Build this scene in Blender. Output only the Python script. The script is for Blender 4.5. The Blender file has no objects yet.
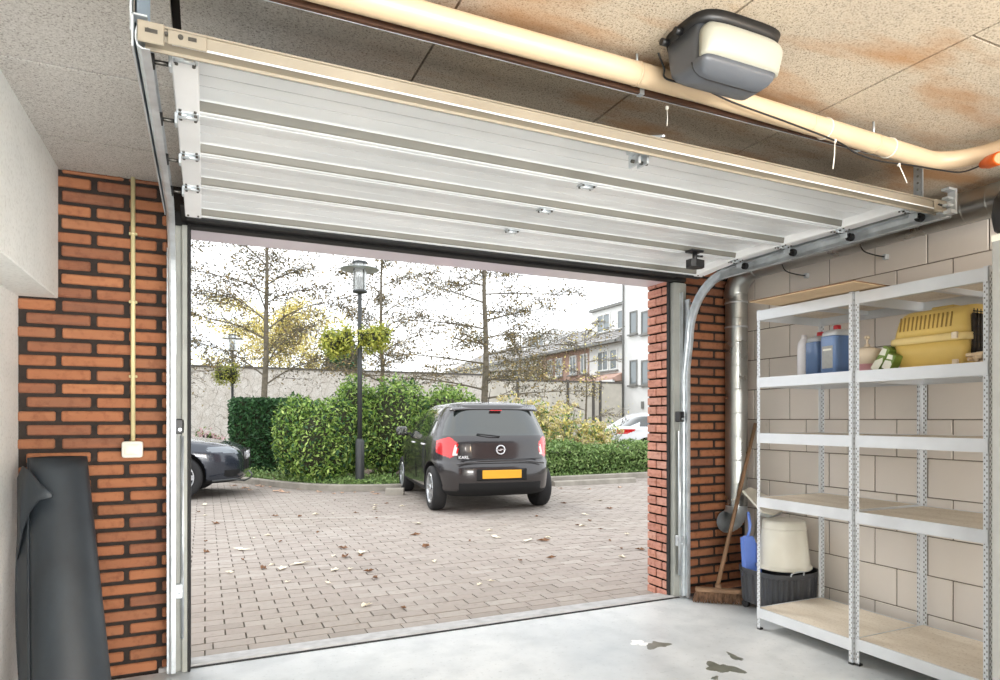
import bpy, math, random
import numpy as np
from mathutils import Vector, Matrix
PI = math.pi
rnd = random.Random(7)
scene = bpy.context.scene
C = scene.collection

# ------------------------------------------------------------------ camera, sky, sun, assumed and added room lights, exposure
F_PX = 645.0
YAW = math.radians(24.58)
CAM_H = 1.2
cam_d = bpy.data.cameras.new('camera')
cam = bpy.data.objects.new('camera', cam_d); C.objects.link(cam)
cam.location = (0, 0, CAM_H)
cam.rotation_euler = (PI/2, 0, -YAW)
cam_d.sensor_width = 36; cam_d.lens = F_PX/1000*36
cam_d.shift_y = 0.079
cam_d.clip_start = 0.02; cam_d.clip_end = 500
scene.camera = cam

world = bpy.data.worlds.new('sky'); scene.world = world; world.use_nodes = True
wn = world.node_tree.nodes; wl = world.node_tree.links
bgn = wn['Background']
tc = wn.new('ShaderNodeTexCoord'); mp = wn.new('ShaderNodeMapping'); mp.inputs['Scale'].default_value = (1, 1, 2.5)
nz = wn.new('ShaderNodeTexNoise'); nz.inputs['Scale'].default_value = 2.2; nz.inputs['Detail'].default_value = 5
rp = wn.new('ShaderNodeValToRGB')
rp.color_ramp.elements[0].position = .3; rp.color_ramp.elements[0].color = (.86, .92, 1, 1)
rp.color_ramp.elements[1].position = .7; rp.color_ramp.elements[1].color = (1, 1, .985, 1)
wl.new(tc.outputs['Generated'], mp.inputs[0]); wl.new(mp.outputs[0], nz.inputs['Vector'])
wl.new(nz.outputs['Fac'], rp.inputs[0]); wl.new(rp.outputs[0], bgn.inputs['Color'])
bgn.inputs['Strength'].default_value = 2.45

def sun_light(energy, rot, angle, col):
    d = bpy.data.lights.new('sun', 'SUN'); d.energy = energy; d.angle = angle; d.color = col
    o = bpy.data.objects.new('sun', d); C.objects.link(o); o.rotation_euler = rot
sun_light(1.2, (math.radians(42), 0, math.radians(205)), math.radians(14), (1, .95, .88))

def area_light(name, loc, rot, sx, sy, power, col):
    d = bpy.data.lights.new(name, 'AREA'); d.shape = 'RECTANGLE'; d.size = sx; d.size_y = sy
    d.energy = power; d.color = col
    o = bpy.data.objects.new(name, d); C.objects.link(o); o.location = loc; o.rotation_euler = rot
    return o
def point_light(name, loc, power, col, r):
    d = bpy.data.lights.new(name, 'POINT'); d.energy = power; d.color = col; d.shadow_soft_size = r
    o = bpy.data.objects.new(name, d); C.objects.link(o); o.location = loc
# unseen ceiling lamps behind and beside the viewer, warm assumed, cool added (their fittings are built further down)
ASSUMED_LAMP_WARM = (2.35, -0.35, 2.19)
ADDED_LAMP_COOL = (0.55, -0.75, 2.19)
point_light('assumed_warm_lamp_light', ASSUMED_LAMP_WARM, 30, (1, .72, .46), .085)
point_light('added_cool_lamp_light', ADDED_LAMP_COOL, 22, (1, .95, .90), .085)
area_light('rear_fill_light', (1.35, -3.33, 1.02), (PI/2, 0, 0), 3.5, 1.25, 430, (1, .985, .96))  # added fill light, set in an added rear window

vs = scene.view_settings
vs.view_transform = 'Standard'; vs.look = 'None'; vs.gamma = 1; vs.use_curve_mapping = False
vs.exposure = 0.0
scene.cycles.max_bounces = 10
scene.cycles.diffuse_bounces = 5
scene.cycles.use_denoising = True
scene.cycles.sample_clamp_indirect = 6

# ------------------------------------------------------------------ materials
def s2l(c):
    c = c/255.0
    return c/12.92 if c <= .04045 else ((c+.055)/1.055)**2.4
def rgb(r, g, b): return (s2l(r), s2l(g), s2l(b), 1)

class Mat:
    def __init__(self, name, col, rough=.6, metal=0, spec=.5):
        self.m = bpy.data.materials.new(name); self.m.use_nodes = True
        self.nt = self.m.node_tree; self.n = self.nt.nodes; self.l = self.nt.links
        self.b = self.n['Principled BSDF']
        self.b.inputs['Base Color'].default_value = col
        self.b.inputs['Roughness'].default_value = rough
        self.b.inputs['Metallic'].default_value = metal
        self.b.inputs['Specular IOR Level'].default_value = spec
        self.base = None
    def coord(self, scale=(1, 1, 1), kind='Object'):
        t = self.n.new('ShaderNodeTexCoord'); m = self.n.new('ShaderNodeMapping'); m.inputs['Scale'].default_value = scale
        self.l.new(t.outputs[kind], m.inputs[0]); return m.outputs[0]
    def noise(self, scale, detail=4, vec=None, rough=.55):
        t = self.n.new('ShaderNodeTexNoise'); t.inputs['Scale'].default_value = scale; t.inputs['Detail'].default_value = detail
        t.inputs['Roughness'].default_value = rough
        self.l.new(vec if vec is not None else self.coord(), t.inputs['Vector']); return t.outputs['Fac']
    def vor(self, scale, vec=None, out='Distance', feature='F1'):
        t = self.n.new('ShaderNodeTexVoronoi'); t.inputs['Scale'].default_value = scale; t.feature = feature
        self.l.new(vec if vec is not None else self.coord(), t.inputs['Vector']); return t.outputs[out]
    def ramp(self, fac, stops):
        r = self.n.new('ShaderNodeValToRGB'); e = r.color_ramp.elements
        while len(e) < len(stops): e.new(.5)
        for k, (p, c) in enumerate(stops):
            e[k].position = p; e[k].color = c if len(c) == 4 else (*c, 1)
        self.l.new(fac, r.inputs[0]); return r.outputs[0]
    def mix(self, fac, a, b, mode='MIX'):
        m = self.n.new('ShaderNodeMix'); m.data_type = 'RGBA'; m.blend_type = mode
        for sock, v in ((m.inputs[0], fac), (m.inputs[6], a), (m.inputs[7], b)):
            if isinstance(v, (int, float, tuple)): sock.default_value = v
            else: self.l.new(v, sock)
        return m.outputs[2]
    def color(self, s): self.l.new(s, self.b.inputs['Base Color']); return self
    def bump(self, h, strength=.3, dist=.01):
        b = self.n.new('ShaderNodeBump'); b.inputs['Strength'].default_value = strength; b.inputs['Distance'].default_value = dist
        self.l.new(h, b.inputs['Height']); self.l.new(b.outputs[0], self.b.inputs['Normal']); return self
    def rand(self, kind='island'):
        g = self.n.new('ShaderNodeNewGeometry'); return g.outputs['Random Per Island']

def plain(name, col, rough=.6, metal=0, vary=.12, scale=8, bump=0, spec=.5):
    M = Mat(name, col, rough, metal, spec)
    n = M.noise(scale)
    d = tuple(c*(1-vary) for c in col[:3])+(1,); l = tuple(min(1, c*(1+vary)) for c in col[:3])+(1,)
    M.color(M.ramp(n, [(.3, d), (.7, l)]))
    if bump: M.bump(n, bump)
    return M.m

def mat_brick(name, cols):
    M = Mat(name, cols[0], .88, spec=.25)
    c = M.ramp(M.rand(), [(i/(len(cols)-1), k) for i, k in enumerate(cols)])
    v = M.coord((1, 1, 6))
    n = M.noise(9, 6, v); c2 = M.mix(M.ramp(n, [(.42, (0, 0, 0)), (.75, (.55, .55, .55))]), c, rgb(150, 95, 68))
    n2 = M.noise(34, 5)
    c3 = M.mix(M.ramp(n2, [(.25, (.45, .45, .45)), (.5, (0, 0, 0))]), c2, rgb(92, 48, 36))
    M.color(c3); M.bump(n, .5, .006); return M.m
M_brick_in = mat_brick('brick_orange_brown', [rgb(138, 94, 68), rgb(160, 106, 74), rgb(148, 98, 70), rgb(122, 84, 66), rgb(168, 114, 80)])
M_brick_out = mat_brick('brick_red', [rgb(190, 136, 120), rgb(200, 146, 128), rgb(180, 128, 114), rgb(198, 152, 136)])
M_mortar_dark = plain('dark_mortar', rgb(44, 37, 33), .95, vary=.25, scale=40, bump=.4)
def mat_block():
    M = Mat('limestone_block', rgb(202, 192, 180), .85, spec=.2)
    c = M.ramp(M.rand(), [(0, rgb(214, 206, 197)), (.5, rgb(224, 216, 207)), (1, rgb(219, 212, 205))])
    n = M.noise(3.5, 5); c = M.mix(M.ramp(n, [(.35, (0, 0, 0)), (.7, (.5, .5, .5))]), c, rgb(228, 220, 211))
    w = M.noise(2.2, 2, M.coord((1, 1, 1)))
    s = M.ramp(M.vor(2.3, M.coord((1, 1.4, 1))), [(.035, (.45, .45, .45)), (.06, (0, 0, 0))])
    c = M.mix(s, c, rgb(186, 178, 168))
    M.color(c); M.bump(M.noise(60, 3), .15, .004); return M.m
M_block = mat_block()
M_mortar_grey = plain('grey_mortar', rgb(128, 119, 108), .95, vary=.15, scale=30)
def mat_concrete_wall():
    M = Mat('rough_white_concrete', rgb(200, 200, 196), .9, spec=.2)
    n = M.noise(2.5, 6); f = M.noise(70, 4)
    c = M.ramp(n, [(.3, rgb(220, 222, 219)), (.7, rgb(236, 237, 234))])
    c = M.mix(M.ramp(f, [(.3, (.4, .4, .4)), (.48, (0, 0, 0))]), c, rgb(184, 184, 178))
    M.color(c); M.bump(f, .35, .006); return M.m
M_conc_wall = mat_concrete_wall()
def mat_ceiling():
    M = Mat('wood_wool_board', rgb(190, 188, 184), .95, spec=.1)
    f = M.noise(190, 3, rough=.75); n = M.noise(1.6, 4)
    a = M.ramp(f, [(.36, rgb(122, 116, 110)), (.43, rgb(194, 190, 184)), (.62, rgb(216, 213, 208))])
    st = M.noise(2.2, 3, M.coord((.7, 2.3, 1)))
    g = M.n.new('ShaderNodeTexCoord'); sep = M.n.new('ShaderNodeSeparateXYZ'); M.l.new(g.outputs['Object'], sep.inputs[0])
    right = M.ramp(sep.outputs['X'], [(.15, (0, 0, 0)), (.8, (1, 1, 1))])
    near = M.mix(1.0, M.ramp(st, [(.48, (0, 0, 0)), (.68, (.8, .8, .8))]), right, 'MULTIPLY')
    warm = M.mix(right, (1, 1, 1, 1), (.90, .80, .66, 1)); a = M.mix(1.0, a, warm, 'MULTIPLY')  # lamp warmth painted into the boards, stronger towards the right
    c = M.mix(near, a, rgb(176, 128, 80))      # damp brown stains over the right part
    c = M.mix(M.ramp(n, [(.3, (.2, .2, .2)), (.6, (0, 0, 0))]), c, rgb(150, 140, 130))
    M.color(c); M.bump(f, .6, .006); return M.m
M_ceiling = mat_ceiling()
M_seam = plain('ceiling_gap', rgb(40, 36, 33), .95)
def mat_floor():
    M = Mat('screed_floor', rgb(170, 174, 176), .42, spec=.4)
    n = M.noise(1.3, 7); m2 = M.noise(6, 6)
    c = M.ramp(n, [(.25, rgb(160, 166, 170)), (.5, rgb(194, 198, 200)), (.75, rgb(214, 216, 216))])
    c = M.mix(M.ramp(m2, [(.3, (.35, .35, .35)), (.55, (0, 0, 0))]), c, rgb(150, 156, 160))
    c = M.mix(M.ramp(M.noise(45, 3), [(.28, (.3, .3, .3)), (.4, (0, 0, 0))]), c, rgb(120, 124, 126))
    M.color(c); M.l.new(M.ramp(n, [(.3, (.3, .3, .3)), (.7, (.55, .55, .55))]), M.b.inputs['Roughness'])
    M.bump(m2, .06, .01); return M.m
M_floor = mat_floor()
M_puddle = plain('damp_patch', rgb(104, 107, 98), .3, vary=.2, scale=20)
M_line = plain('worn_line_paint', rgb(188, 183, 176), .8, vary=.1, scale=9)
M_paint_spot = plain('white_paint_spot', rgb(228, 230, 230), .5, vary=.03)
M_threshold = plain('threshold_concrete', rgb(172, 172, 172), .7, vary=.18, scale=14, bump=.2)
def mat_paver():
    M = Mat('clay_paver', rgb(150, 138, 130), .85, spec=.25)
    c = M.ramp(M.rand(), [(0, rgb(146, 138, 131)), (.35, rgb(158, 150, 143)), (.7, rgb(152, 143, 136)), (1, rgb(164, 157, 150))])
    big = M.noise(.35, 4)
    c = M.mix(M.ramp(big, [(.45, (0, 0, 0)), (.75, (.3, .3, .3))]), c, rgb(132, 124, 108))
    c = M.mix(M.ramp(M.noise(25, 4), [(.3, (.25, .25, .25)), (.5, (0, 0, 0))]), c, rgb(120, 108, 100))
    M.color(c); return M.m
M_paver = mat_paver()
M_joint = Mat('mossy_joint_sand', rgb(96, 90, 76), .95)
M_joint.color(M_joint.ramp(M_joint.noise(.9, 4), [(.35, rgb(78, 72, 64)), (.55, rgb(96, 90, 76)), (.75, rgb(104, 108, 66))])); M_joint = M_joint.m
M_kerb = plain('kerb_concrete', rgb(150, 144, 134), .9, vary=.2, scale=5, bump=.3)
M_soil = plain('leaf_littered_soil', rgb(92, 78, 60), .95, vary=.4, scale=9, bump=.5)
def mat_metal(name, col, rough, metal=1, scale=20, vary=.15):
    M = Mat(name, col, rough, metal)
    v = M.vor(scale, out='Color'); n = M.noise(scale*.6, 3)
    d = tuple(c*(1-vary) for c in col[:3])+(1,); l = tuple(min(1, c*(1+vary)) for c in col[:3])+(1,)
    M.color(M.ramp(n, [(.35, d), (.65, l)]))
    M.l.new(M.ramp(n, [(.3, (rough*.8,)*3), (.7, (min(1, rough*1.3),)*3)]), M.b.inputs['Roughness'])
    return M.m
M_galv = mat_metal('galvanised_steel', rgb(196, 202, 206), .36, metal=.6)
M_hanger = mat_metal('weathered_zinc', rgb(112, 124, 134), .5, metal=.7, scale=8)
M_duct = mat_metal('duct_steel', rgb(172, 174, 172), .30, metal=.95, scale=6, vary=.05)
M_frame = plain('grey_coated_steel', rgb(148, 150, 144), .5, vary=.1)
M_bar = mat_metal('satin_steel_bar', rgb(154, 146, 131), .45, metal=.5, scale=4, vary=.04)
M_rack = mat_metal('rack_steel', rgb(214, 217, 220), .4, metal=.45, scale=10, vary=.05)
M_hole = plain('punched_hole_dark', rgb(120, 120, 116), .8)
M_blackrub = plain('black_rubber', rgb(20, 20, 21), .7)
M_black = plain('black_plastic', rgb(26, 26, 27), .42)
M_screw = mat_metal('screw_steel', rgb(90, 88, 84), .4)
M_wood = None
def mat_board():
    M = Mat('chipboard', rgb(206, 194, 176), .8, spec=.2)
    n = M.noise(5, 5, M.coord((2, .6, 1))); f = M.noise(90, 3)
    c = M.ramp(n, [(.3, rgb(208, 197, 180)), (.7, rgb(230, 222, 208))])
    c = M.mix(M.ramp(f, [(.3, (.4, .4, .4)), (.45, (0, 0, 0))]), c, rgb(160, 142, 116))
    M.color(c); return M.m
M_board = mat_board()
M_ply = plain('plywood', rgb(192, 166, 132), .75, vary=.1, scale=6)
M_ply_edge = plain('plywood_edge', rgb(112, 84, 60), .8, vary=.15, scale=30)
def mat_panel():
    M = Mat('white_ribbed_door_skin', rgb(226, 229, 230), .3, spec=.55)
    f = M.vor(260); M.bump(f, .12, .001)
    M.color(M.ramp(M.noise(2, 3), [(.3, rgb(216, 220, 222)), (.7, rgb(232, 234, 235))])); return M.m
M_panel = mat_panel()
M_panel_shade = plain('panel_shade_grey', rgb(104, 102, 94), .5, vary=.06)  # shade of lip faces and grooves put into a darker grey
M_outer = plain('light_absorbing_outer_skin', rgb(52, 44, 38), .5)  # unseen top face, coloured dark to absorb light under the ceiling
M_cap = plain('white_end_cap', rgb(232, 233, 234), .4, vary=.03)
M_pipe = plain('cream_pvc', rgb(196, 174, 144), .38, vary=.03)
M_conduit = plain('cream_conduit', rgb(206, 196, 150), .45, vary=.05)
M_socket = plain('ivory_plastic', rgb(222, 220, 208), .4, vary=.03)
M_brown = plain('brown_rail_paint', rgb(70, 44, 28), .6)
M_motor = plain('slate_plastic', rgb(82, 86, 92), .38, vary=.05)
def mat_lens():
    M = Mat('frosted_lens', rgb(168, 167, 154), .35)
    M.b.inputs['Transmission Weight'].default_value = .15
    M.b.inputs['Subsurface Weight'].default_value = .3
    M.b.inputs['Subsurface Radius'].default_value = (.03, .03, .03)
    M.b.inputs['Emission Color'].default_value = rgb(236, 240, 222)
    M.b.inputs['Emission Strength'].default_value = .04
    return M.m
M_lens = mat_lens()
M_orange = plain('orange_plastic', rgb(240, 108, 30), .4, vary=.05)
M_tie = plain('white_nylon', rgb(236, 232, 222), .4, vary=.02)
M_rollmat = Mat('dark_rubber_membrane', rgb(52, 58, 64), .5)
M_rollmat.color(M_rollmat.ramp(M_rollmat.noise(5, 5, M_rollmat.coord((1, 1, .4))), [(.3, rgb(30, 35, 40)), (.7, rgb(48, 55, 61))])); M_rollmat.bump(M_rollmat.noise(9, 4), .15, .01); M_rollmat = M_rollmat.m
M_tub = plain('anthracite_plastic', rgb(56, 58, 62), .35, vary=.06)
def mat_bucket():
    M = Mat('milky_plastic', rgb(216, 212, 198), .4)
    M.b.inputs['Subsurface Weight'].default_value = .3; M.b.inputs['Subsurface Radius'].default_value = (.02, .02, .02)
    M.color(M.ramp(M.noise(4, 3), [(.3, rgb(208, 204, 190)), (.7, rgb(224, 221, 210))])); return M.m
M_bucket = mat_bucket()
M_blue = plain('blue_plastic', rgb(104, 134, 210), .35, vary=.05)
M_handlewood = plain('worn_wood', rgb(138, 108, 82), .65, vary=.22, scale=12)
M_bristle = Mat('brown_bristles', rgb(120, 84, 56), .9)
M_bristle.color(M_bristle.ramp(M_bristle.noise(60, 4, M_bristle.coord((1, 1, .15))), [(.35, rgb(66, 48, 36)), (.65, rgb(138, 106, 82))])); M_bristle = M_bristle.m
M_yellow = plain('mustard_plastic', rgb(216, 186, 106), .42, vary=.05)
M_slot = plain('shaded_yellow_slot', rgb(140, 112, 50), .6)
M_yellow_pale = plain('pale_yellow_plastic', rgb(228, 204, 140), .42, vary=.03)
def mat_liquid(name, col, rough=.12, trans=.35):
    M = Mat(name, col, rough); M.b.inputs['Transmission Weight'].default_value = trans; return M.m
M_bluefluid = mat_liquid('blue_screenwash_bottle', rgb(116, 148, 198))
M_clearplastic = mat_liquid('cloudy_clear_plastic', rgb(214, 218, 222), .3, .3)
M_whitebottle = plain('white_bottle', rgb(224, 222, 226), .35, vary=.03)
M_redcap = plain('red_cap', rgb(176, 34, 40), .4)
M_label_grey = plain('grey_label', rgb(150, 152, 150), .5, vary=.1, scale=60)
M_pinksoap = mat_liquid('pink_soap', rgb(222, 164, 172), .3, .2)
M_cream = plain('cream_plastic', rgb(232, 216, 194), .4, vary=.03)
M_green = plain('green_print', rgb(112, 138, 62), .45, vary=.1)
M_white = plain('white_print', rgb(226, 226, 214), .45, vary=.05)
M_alu = mat_metal('aluminium', rgb(200, 200, 198), .35)
M_greycab = plain('grey_cabinet_paint', rgb(150, 151, 148), .5, vary=.06)
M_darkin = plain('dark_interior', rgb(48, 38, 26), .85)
M_cloth = plain('beige_cloth', rgb(212, 190, 160), .9, vary=.12, scale=20)

# outdoors
def mat_leaf(name, cols, rough=.5):
    M = Mat(name, cols[0], rough, spec=.35)
    M.color(M.ramp(M.rand(), [(i/(len(cols)-1), k) for i, k in enumerate(cols)]))
    M.b.inputs['Transmission Weight'].default_value = 0
    return M.m
L_bush = mat_leaf('bright_green_leaves', [rgb(70, 104, 40), rgb(120, 154, 66), rgb(150, 178, 84), rgb(58, 88, 42), rgb(176, 196, 110), rgb(98, 134, 54)])
L_hedge = mat_leaf('dark_green_leaves', [rgb(30, 58, 36), rgb(48, 84, 48), rgb(66, 104, 58), rgb(38, 70, 42)])
L_low = mat_leaf('mixed_green_leaves', [rgb(72, 100, 50), rgb(116, 146, 78), rgb(150, 172, 108), rgb(86, 112, 64)])
L_dry = mat_leaf('dry_hydrangea', [rgb(206, 190, 150), rgb(226, 214, 178), rgb(220, 208, 116), rgb(184, 156, 118), rgb(234, 226, 200), rgb(200, 200, 110)])
L_yellow = mat_leaf('yellow_leaves', [rgb(222, 204, 110), rgb(234, 222, 150), rgb(210, 196, 104), rgb(216, 208, 144)])
L_brown = mat_leaf('withered_leaves', [rgb(92, 84, 62), rgb(120, 108, 76), rgb(164, 142, 88), rgb(74, 70, 58), rgb(96, 98, 62)])
L_basket = mat_leaf('lime_leaves', [rgb(140, 150, 56), rgb(176, 176, 74), rgb(104, 122, 48), rgb(196, 190, 90)])
L_pink = mat_leaf('pink_petals', [rgb(226, 200, 200), rgb(206, 150, 156), rgb(236, 230, 226), rgb(190, 110, 120)])
L_conifer = mat_leaf('blue_green_needles', [rgb(44, 84, 60), rgb(70, 110, 76), rgb(58, 96, 60)])
M_bark = plain('pale_bark', rgb(112, 104, 90), .9, vary=.3, scale=14, bump=.5)
M_darkcore = plain('shrub_wood', rgb(48, 50, 32), .95)
def mat_gardenwall():
    M = Mat('whitewashed_wall', rgb(222, 216, 208), .9)
    d = M.noise(3, 5)
    w1 = M.n.new('ShaderNodeTexNoise'); w1.inputs['Scale'].default_value = 1.6; M.l.new(M.coord(), w1.inputs['Vector'])
    v1 = M.mix(.35, M.coord((1, 1, .8)), w1.outputs['Color'])
    v = M.vor(2.2, v1, feature='DISTANCE_TO_EDGE'); v2 = M.vor(7.5, v1, feature='DISTANCE_TO_EDGE')
    c = M.ramp(d, [(.3, rgb(204, 196, 186)), (.7, rgb(230, 226, 220))])
    c = M.mix(M.ramp(v, [(.0, (.8,)*3), (.014, (0, 0, 0))]), c, rgb(112, 100, 84))
    c = M.mix(M.ramp(v2, [(.0, (.7,)*3), (.03, (0, 0, 0))]), c, rgb(128, 116, 98))
    c = M.mix(M.ramp(M.noise(30, 4), [(.4, (.45,)*3), (.55, (0, 0, 0))]), c, rgb(160, 150, 134))
    M.color(c); return M.m
M_gwall = mat_gardenwall()
M_gwall_tan = plain('tan_wall_boards', rgb(202, 196, 184), .9, vary=.12, scale=2)
M_coping = plain('dark_coping', rgb(92, 88, 84), .8)
M_render = plain('white_render', rgb(224, 224, 222), .85, vary=.03, scale=2)
M_roof = plain('grey_roof', rgb(150, 148, 146), .8, vary=.1, scale=4)
M_winframe = plain('white_window_frame', rgb(222, 222, 218), .5)
M_darkframe = plain('grey_window_frame', rgb(120, 120, 116), .5)
M_glass = Mat('window_glass', rgb(120, 128, 130), .08, spec=.8).m
M_brickfar = plain('far_brick', rgb(188, 156, 142), .9, vary=.12, scale=4)
M_polegrey = plain('dark_grey_paint', rgb(56, 58, 58), .45)
M_lampglass = mat_liquid('lamp_glass', rgb(225, 228, 226), .1, .7)
# cars
def mat_paint(name, col, rough=.25, metal=.35):
    M = Mat(name, col, rough, metal); M.b.inputs['Coat Weight'].default_value = .8; M.b.inputs['Coat Roughness'].default_value = .06; return M.m
P_grey = mat_paint('charcoal_car_paint', rgb(46, 43, 44), .25, .2)
P_dark = mat_paint('dark_blue_car_paint', rgb(44, 50, 60), .25, .3)
P_white = mat_paint('silver_white_car_paint', rgb(216, 218, 220), .3, .1)
M_carglass = Mat('car_window_glass', rgb(30, 38, 36), .04, 0, .7); M_carglass.b.inputs['Coat Weight'].default_value = 1; M_carglass = M_carglass.m
M_red = Mat('red_lamp_lens', rgb(200, 18, 24), .12); M_red.b.inputs['Coat Weight'].default_value = 1; M_red = M_red.m
M_headlamp = Mat('headlamp_lens', rgb(128, 134, 140), .1).m
M_clearlamp = Mat('clear_lamp_lens', rgb(222, 206, 202), .12); M_clearlamp = M_clearlamp.m
M_plate = plain('yellow_number_plate', rgb(226, 164, 40), .45, vary=.02)
M_chrome = mat_metal('chrome', rgb(225, 225, 228), .2, metal=.5, vary=.03)
M_tyre = plain('tyre_rubber', rgb(34, 34, 35), .8)
M_alloy = mat_metal('alloy_rim', rgb(190, 192, 195), .3, .8)
M_under = plain('dark_underbody', rgb(14, 14, 15), .8)

# ------------------------------------------------------------------ mesh helpers
class MB:
    def __init__(self): self.v = []; self.f = []; self.mi = []; self.mats = []; self.smooth = []
    def _m(self, mat):
        if mat not in self.mats: self.mats.append(mat)
        return self.mats.index(mat)
    def add(self, verts, faces, mat, smooth=False):
        o = len(self.v); k = self._m(mat)
        self.v += [tuple(p) for p in verts]
        for f in faces: self.f.append([o+i for i in f]); self.mi.append(k); self.smooth.append(smooth)
        return self
    def box(self, x0, x1, y0, y1, z0, z1, mat, bev=0, M=None):
        if bev:
            return self.bbox(x0, x1, y0, y1, z0, z1, mat, bev, M)
        vs_ = [(x, y, z) for x in (x0, x1) for y in (y0, y1) for z in (z0, z1)]
        if M is not None: vs_ = [M @ Vector(p) for p in vs_]
        return self.add(vs_, [(0, 1, 3, 2), (4, 6, 7, 5), (0, 4, 5, 1), (2, 3, 7, 6), (0, 2, 6, 4), (1, 5, 7, 3)], mat)
    def bbox(self, x0, x1, y0, y1, z0, z1, mat, b, M=None):
        # chamfered box: 24 vertices
        b = min(b, (x1-x0)*.45, (y1-y0)*.45, (z1-z0)*.45)
        X = (x0, x1); Y = (y0, y1); Z = (z0, z1); vs_ = []; idx = {}
        for i in (0, 1):
            for j in (0, 1):
                for k in (0, 1):
                    sx = b if i == 0 else -b; sy = b if j == 0 else -b; sz = b if k == 0 else -b
                    for a, p in enumerate(((X[i], Y[j]+sy, Z[k]+sz), (X[i]+sx, Y[j], Z[k]+sz), (X[i]+sx, Y[j]+sy, Z[k]))):
                        idx[(i, j, k, a)] = len(vs_); vs_.append(p)
        fs = []
        for i in (0, 1): fs.append([idx[(i, j, k, 0)] for j, k in ((0, 0), (0, 1), (1, 1), (1, 0))][::(1 if i == 0 else -1)])
        for j in (0, 1): fs.append([idx[(i, j, k, 1)] for i, k in ((0, 0), (1, 0), (1, 1), (0, 1))][::(1 if j == 0 else -1)])
        for k in (0, 1): fs.append([idx[(i, j, k, 2)] for i, j in ((0, 0), (0, 1), (1, 1), (1, 0))][::(1 if k == 0 else -1)])
        for i in (0, 1):
            for j in (0, 1): fs.append([idx[(i, j, 0, 0)], idx[(i, j, 1, 0)], idx[(i, j, 1, 1)], idx[(i, j, 0, 1)]][::(-1 if i == j else 1)])
        for i in (0, 1):
            for k in (0, 1): fs.append([idx[(i, 0, k, 0)], idx[(i, 1, k, 0)], idx[(i, 1, k, 2)], idx[(i, 0, k, 2)]][::(1 if i == k else -1)])
        for j in (0, 1):
            for k in (0, 1): fs.append([idx[(0, j, k, 1)], idx[(1, j, k, 1)], idx[(1, j, k, 2)], idx[(0, j, k, 2)]][::(-1 if j == k else 1)])
        for i in (0, 1):
            for j in (0, 1):
                for k in (0, 1):
                    t = [idx[(i, j, k, a)] for a in (0, 1, 2)]
                    fs.append(t if (i+j+k) % 2 else t[::-1])
        if M is not None: vs_ = [M @ Vector(p) for p in vs_]
        return self.add(vs_, fs, mat)
    def tube(self, pts, r, mat, n=12, cap=True, smooth=True):
        pts = [Vector(p) for p in pts]
        rs = r if isinstance(r, (list, tuple)) else [r]*len(pts)
        vs_ = []; up = None
        for i, p in enumerate(pts):
            if i == 0: d = pts[1]-pts[0]
            elif i == len(pts)-1: d = pts[-1]-pts[-2]
            else: d = (pts[i+1]-pts[i]).normalized()+(pts[i]-pts[i-1]).normalized()
            if d.length < 1e-9: d = Vector((0, 0, 1))
            d.normalize()
            if up is None:
                up = Vector((0, 0, 1)) if abs(d.z) < .9 else Vector((1, 0, 0))
            a = d.cross(up)
            if a.length < 1e-6: a = d.cross(Vector((0, 1, 0)))
            a.normalize(); b = a.cross(d).normalized(); up = b
            for k in range(n):
                th = 2*PI*k/n
                vs_.append(p+(a*math.cos(th)+b*math.sin(th))*rs[i])
        fs = []
        for i in range(len(pts)-1):
            for k in range(n):
                k2 = (k+1) % n
                fs.append((i*n+k, i*n+k2, (i+1)*n+k2, (i+1)*n+k))
        self.add(vs_, fs, mat, smooth)
        if cap:
            o = len(self.v)-len(vs_); mi = self._m(mat)
            self.f.append([o+k for k in range(n)][::-1]); self.mi.append(mi); self.smooth.append(False)
            self.f.append([o+(len(pts)-1)*n+k for k in range(n)]); self.mi.append(mi); self.smooth.append(False)
        return self
    def cyl(self, p0, p1, r, mat, n=16): return self.tube([p0, p1], r, mat, n)
    def lathe(self, prof, mat, c=(0, 0, 0), n=32, smooth=True, sx=1, sy=1, M=None, power=2):
        # prof: (r, z) bottom to top
        vs_ = []
        for r, z in prof:
            for k in range(n):
                th = 2*PI*k/n; cc, ss = math.cos(th), math.sin(th)
                e = 2/power
                vs_.append((c[0]+r*sx*math.copysign(abs(cc)**e, cc), c[1]+r*sy*math.copysign(abs(ss)**e, ss), c[2]+z))
        if M is not None: vs_ = [M @ Vector(p) for p in vs_]
        fs = []
        for i in range(len(prof)-1):
            for k in range(n):
                k2 = (k+1) % n; fs.append((i*n+k, i*n+k2, (i+1)*n+k2, (i+1)*n+k))
        fs.append([k for k in range(n)][::-1]); fs.append([(len(prof)-1)*n+k for k in range(n)])
        return self.add(vs_, fs, mat, smooth)
    def prism(self, poly, axis, a0, a1, mat, M=None, smooth=False):
        # poly in the two other axes (x: y,z ; y: x,z ; z: x,y)
        def P(p, a):
            return {'x': (a, p[0], p[1]), 'y': (p[0], a, p[1]), 'z': (p[0], p[1], a)}[axis]
        n = len(poly)
        vs_ = [P(p, a0) for p in poly]+[P(p, a1) for p in poly]
        if M is not None: vs_ = [M @ Vector(p) for p in vs_]
        fs = [list(range(n))[::-1], list(range(n, 2*n))]+[(i, (i+1) % n, n+(i+1) % n, n+i) for i in range(n)]
        return self.add(vs_, fs, mat, smooth)
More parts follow.
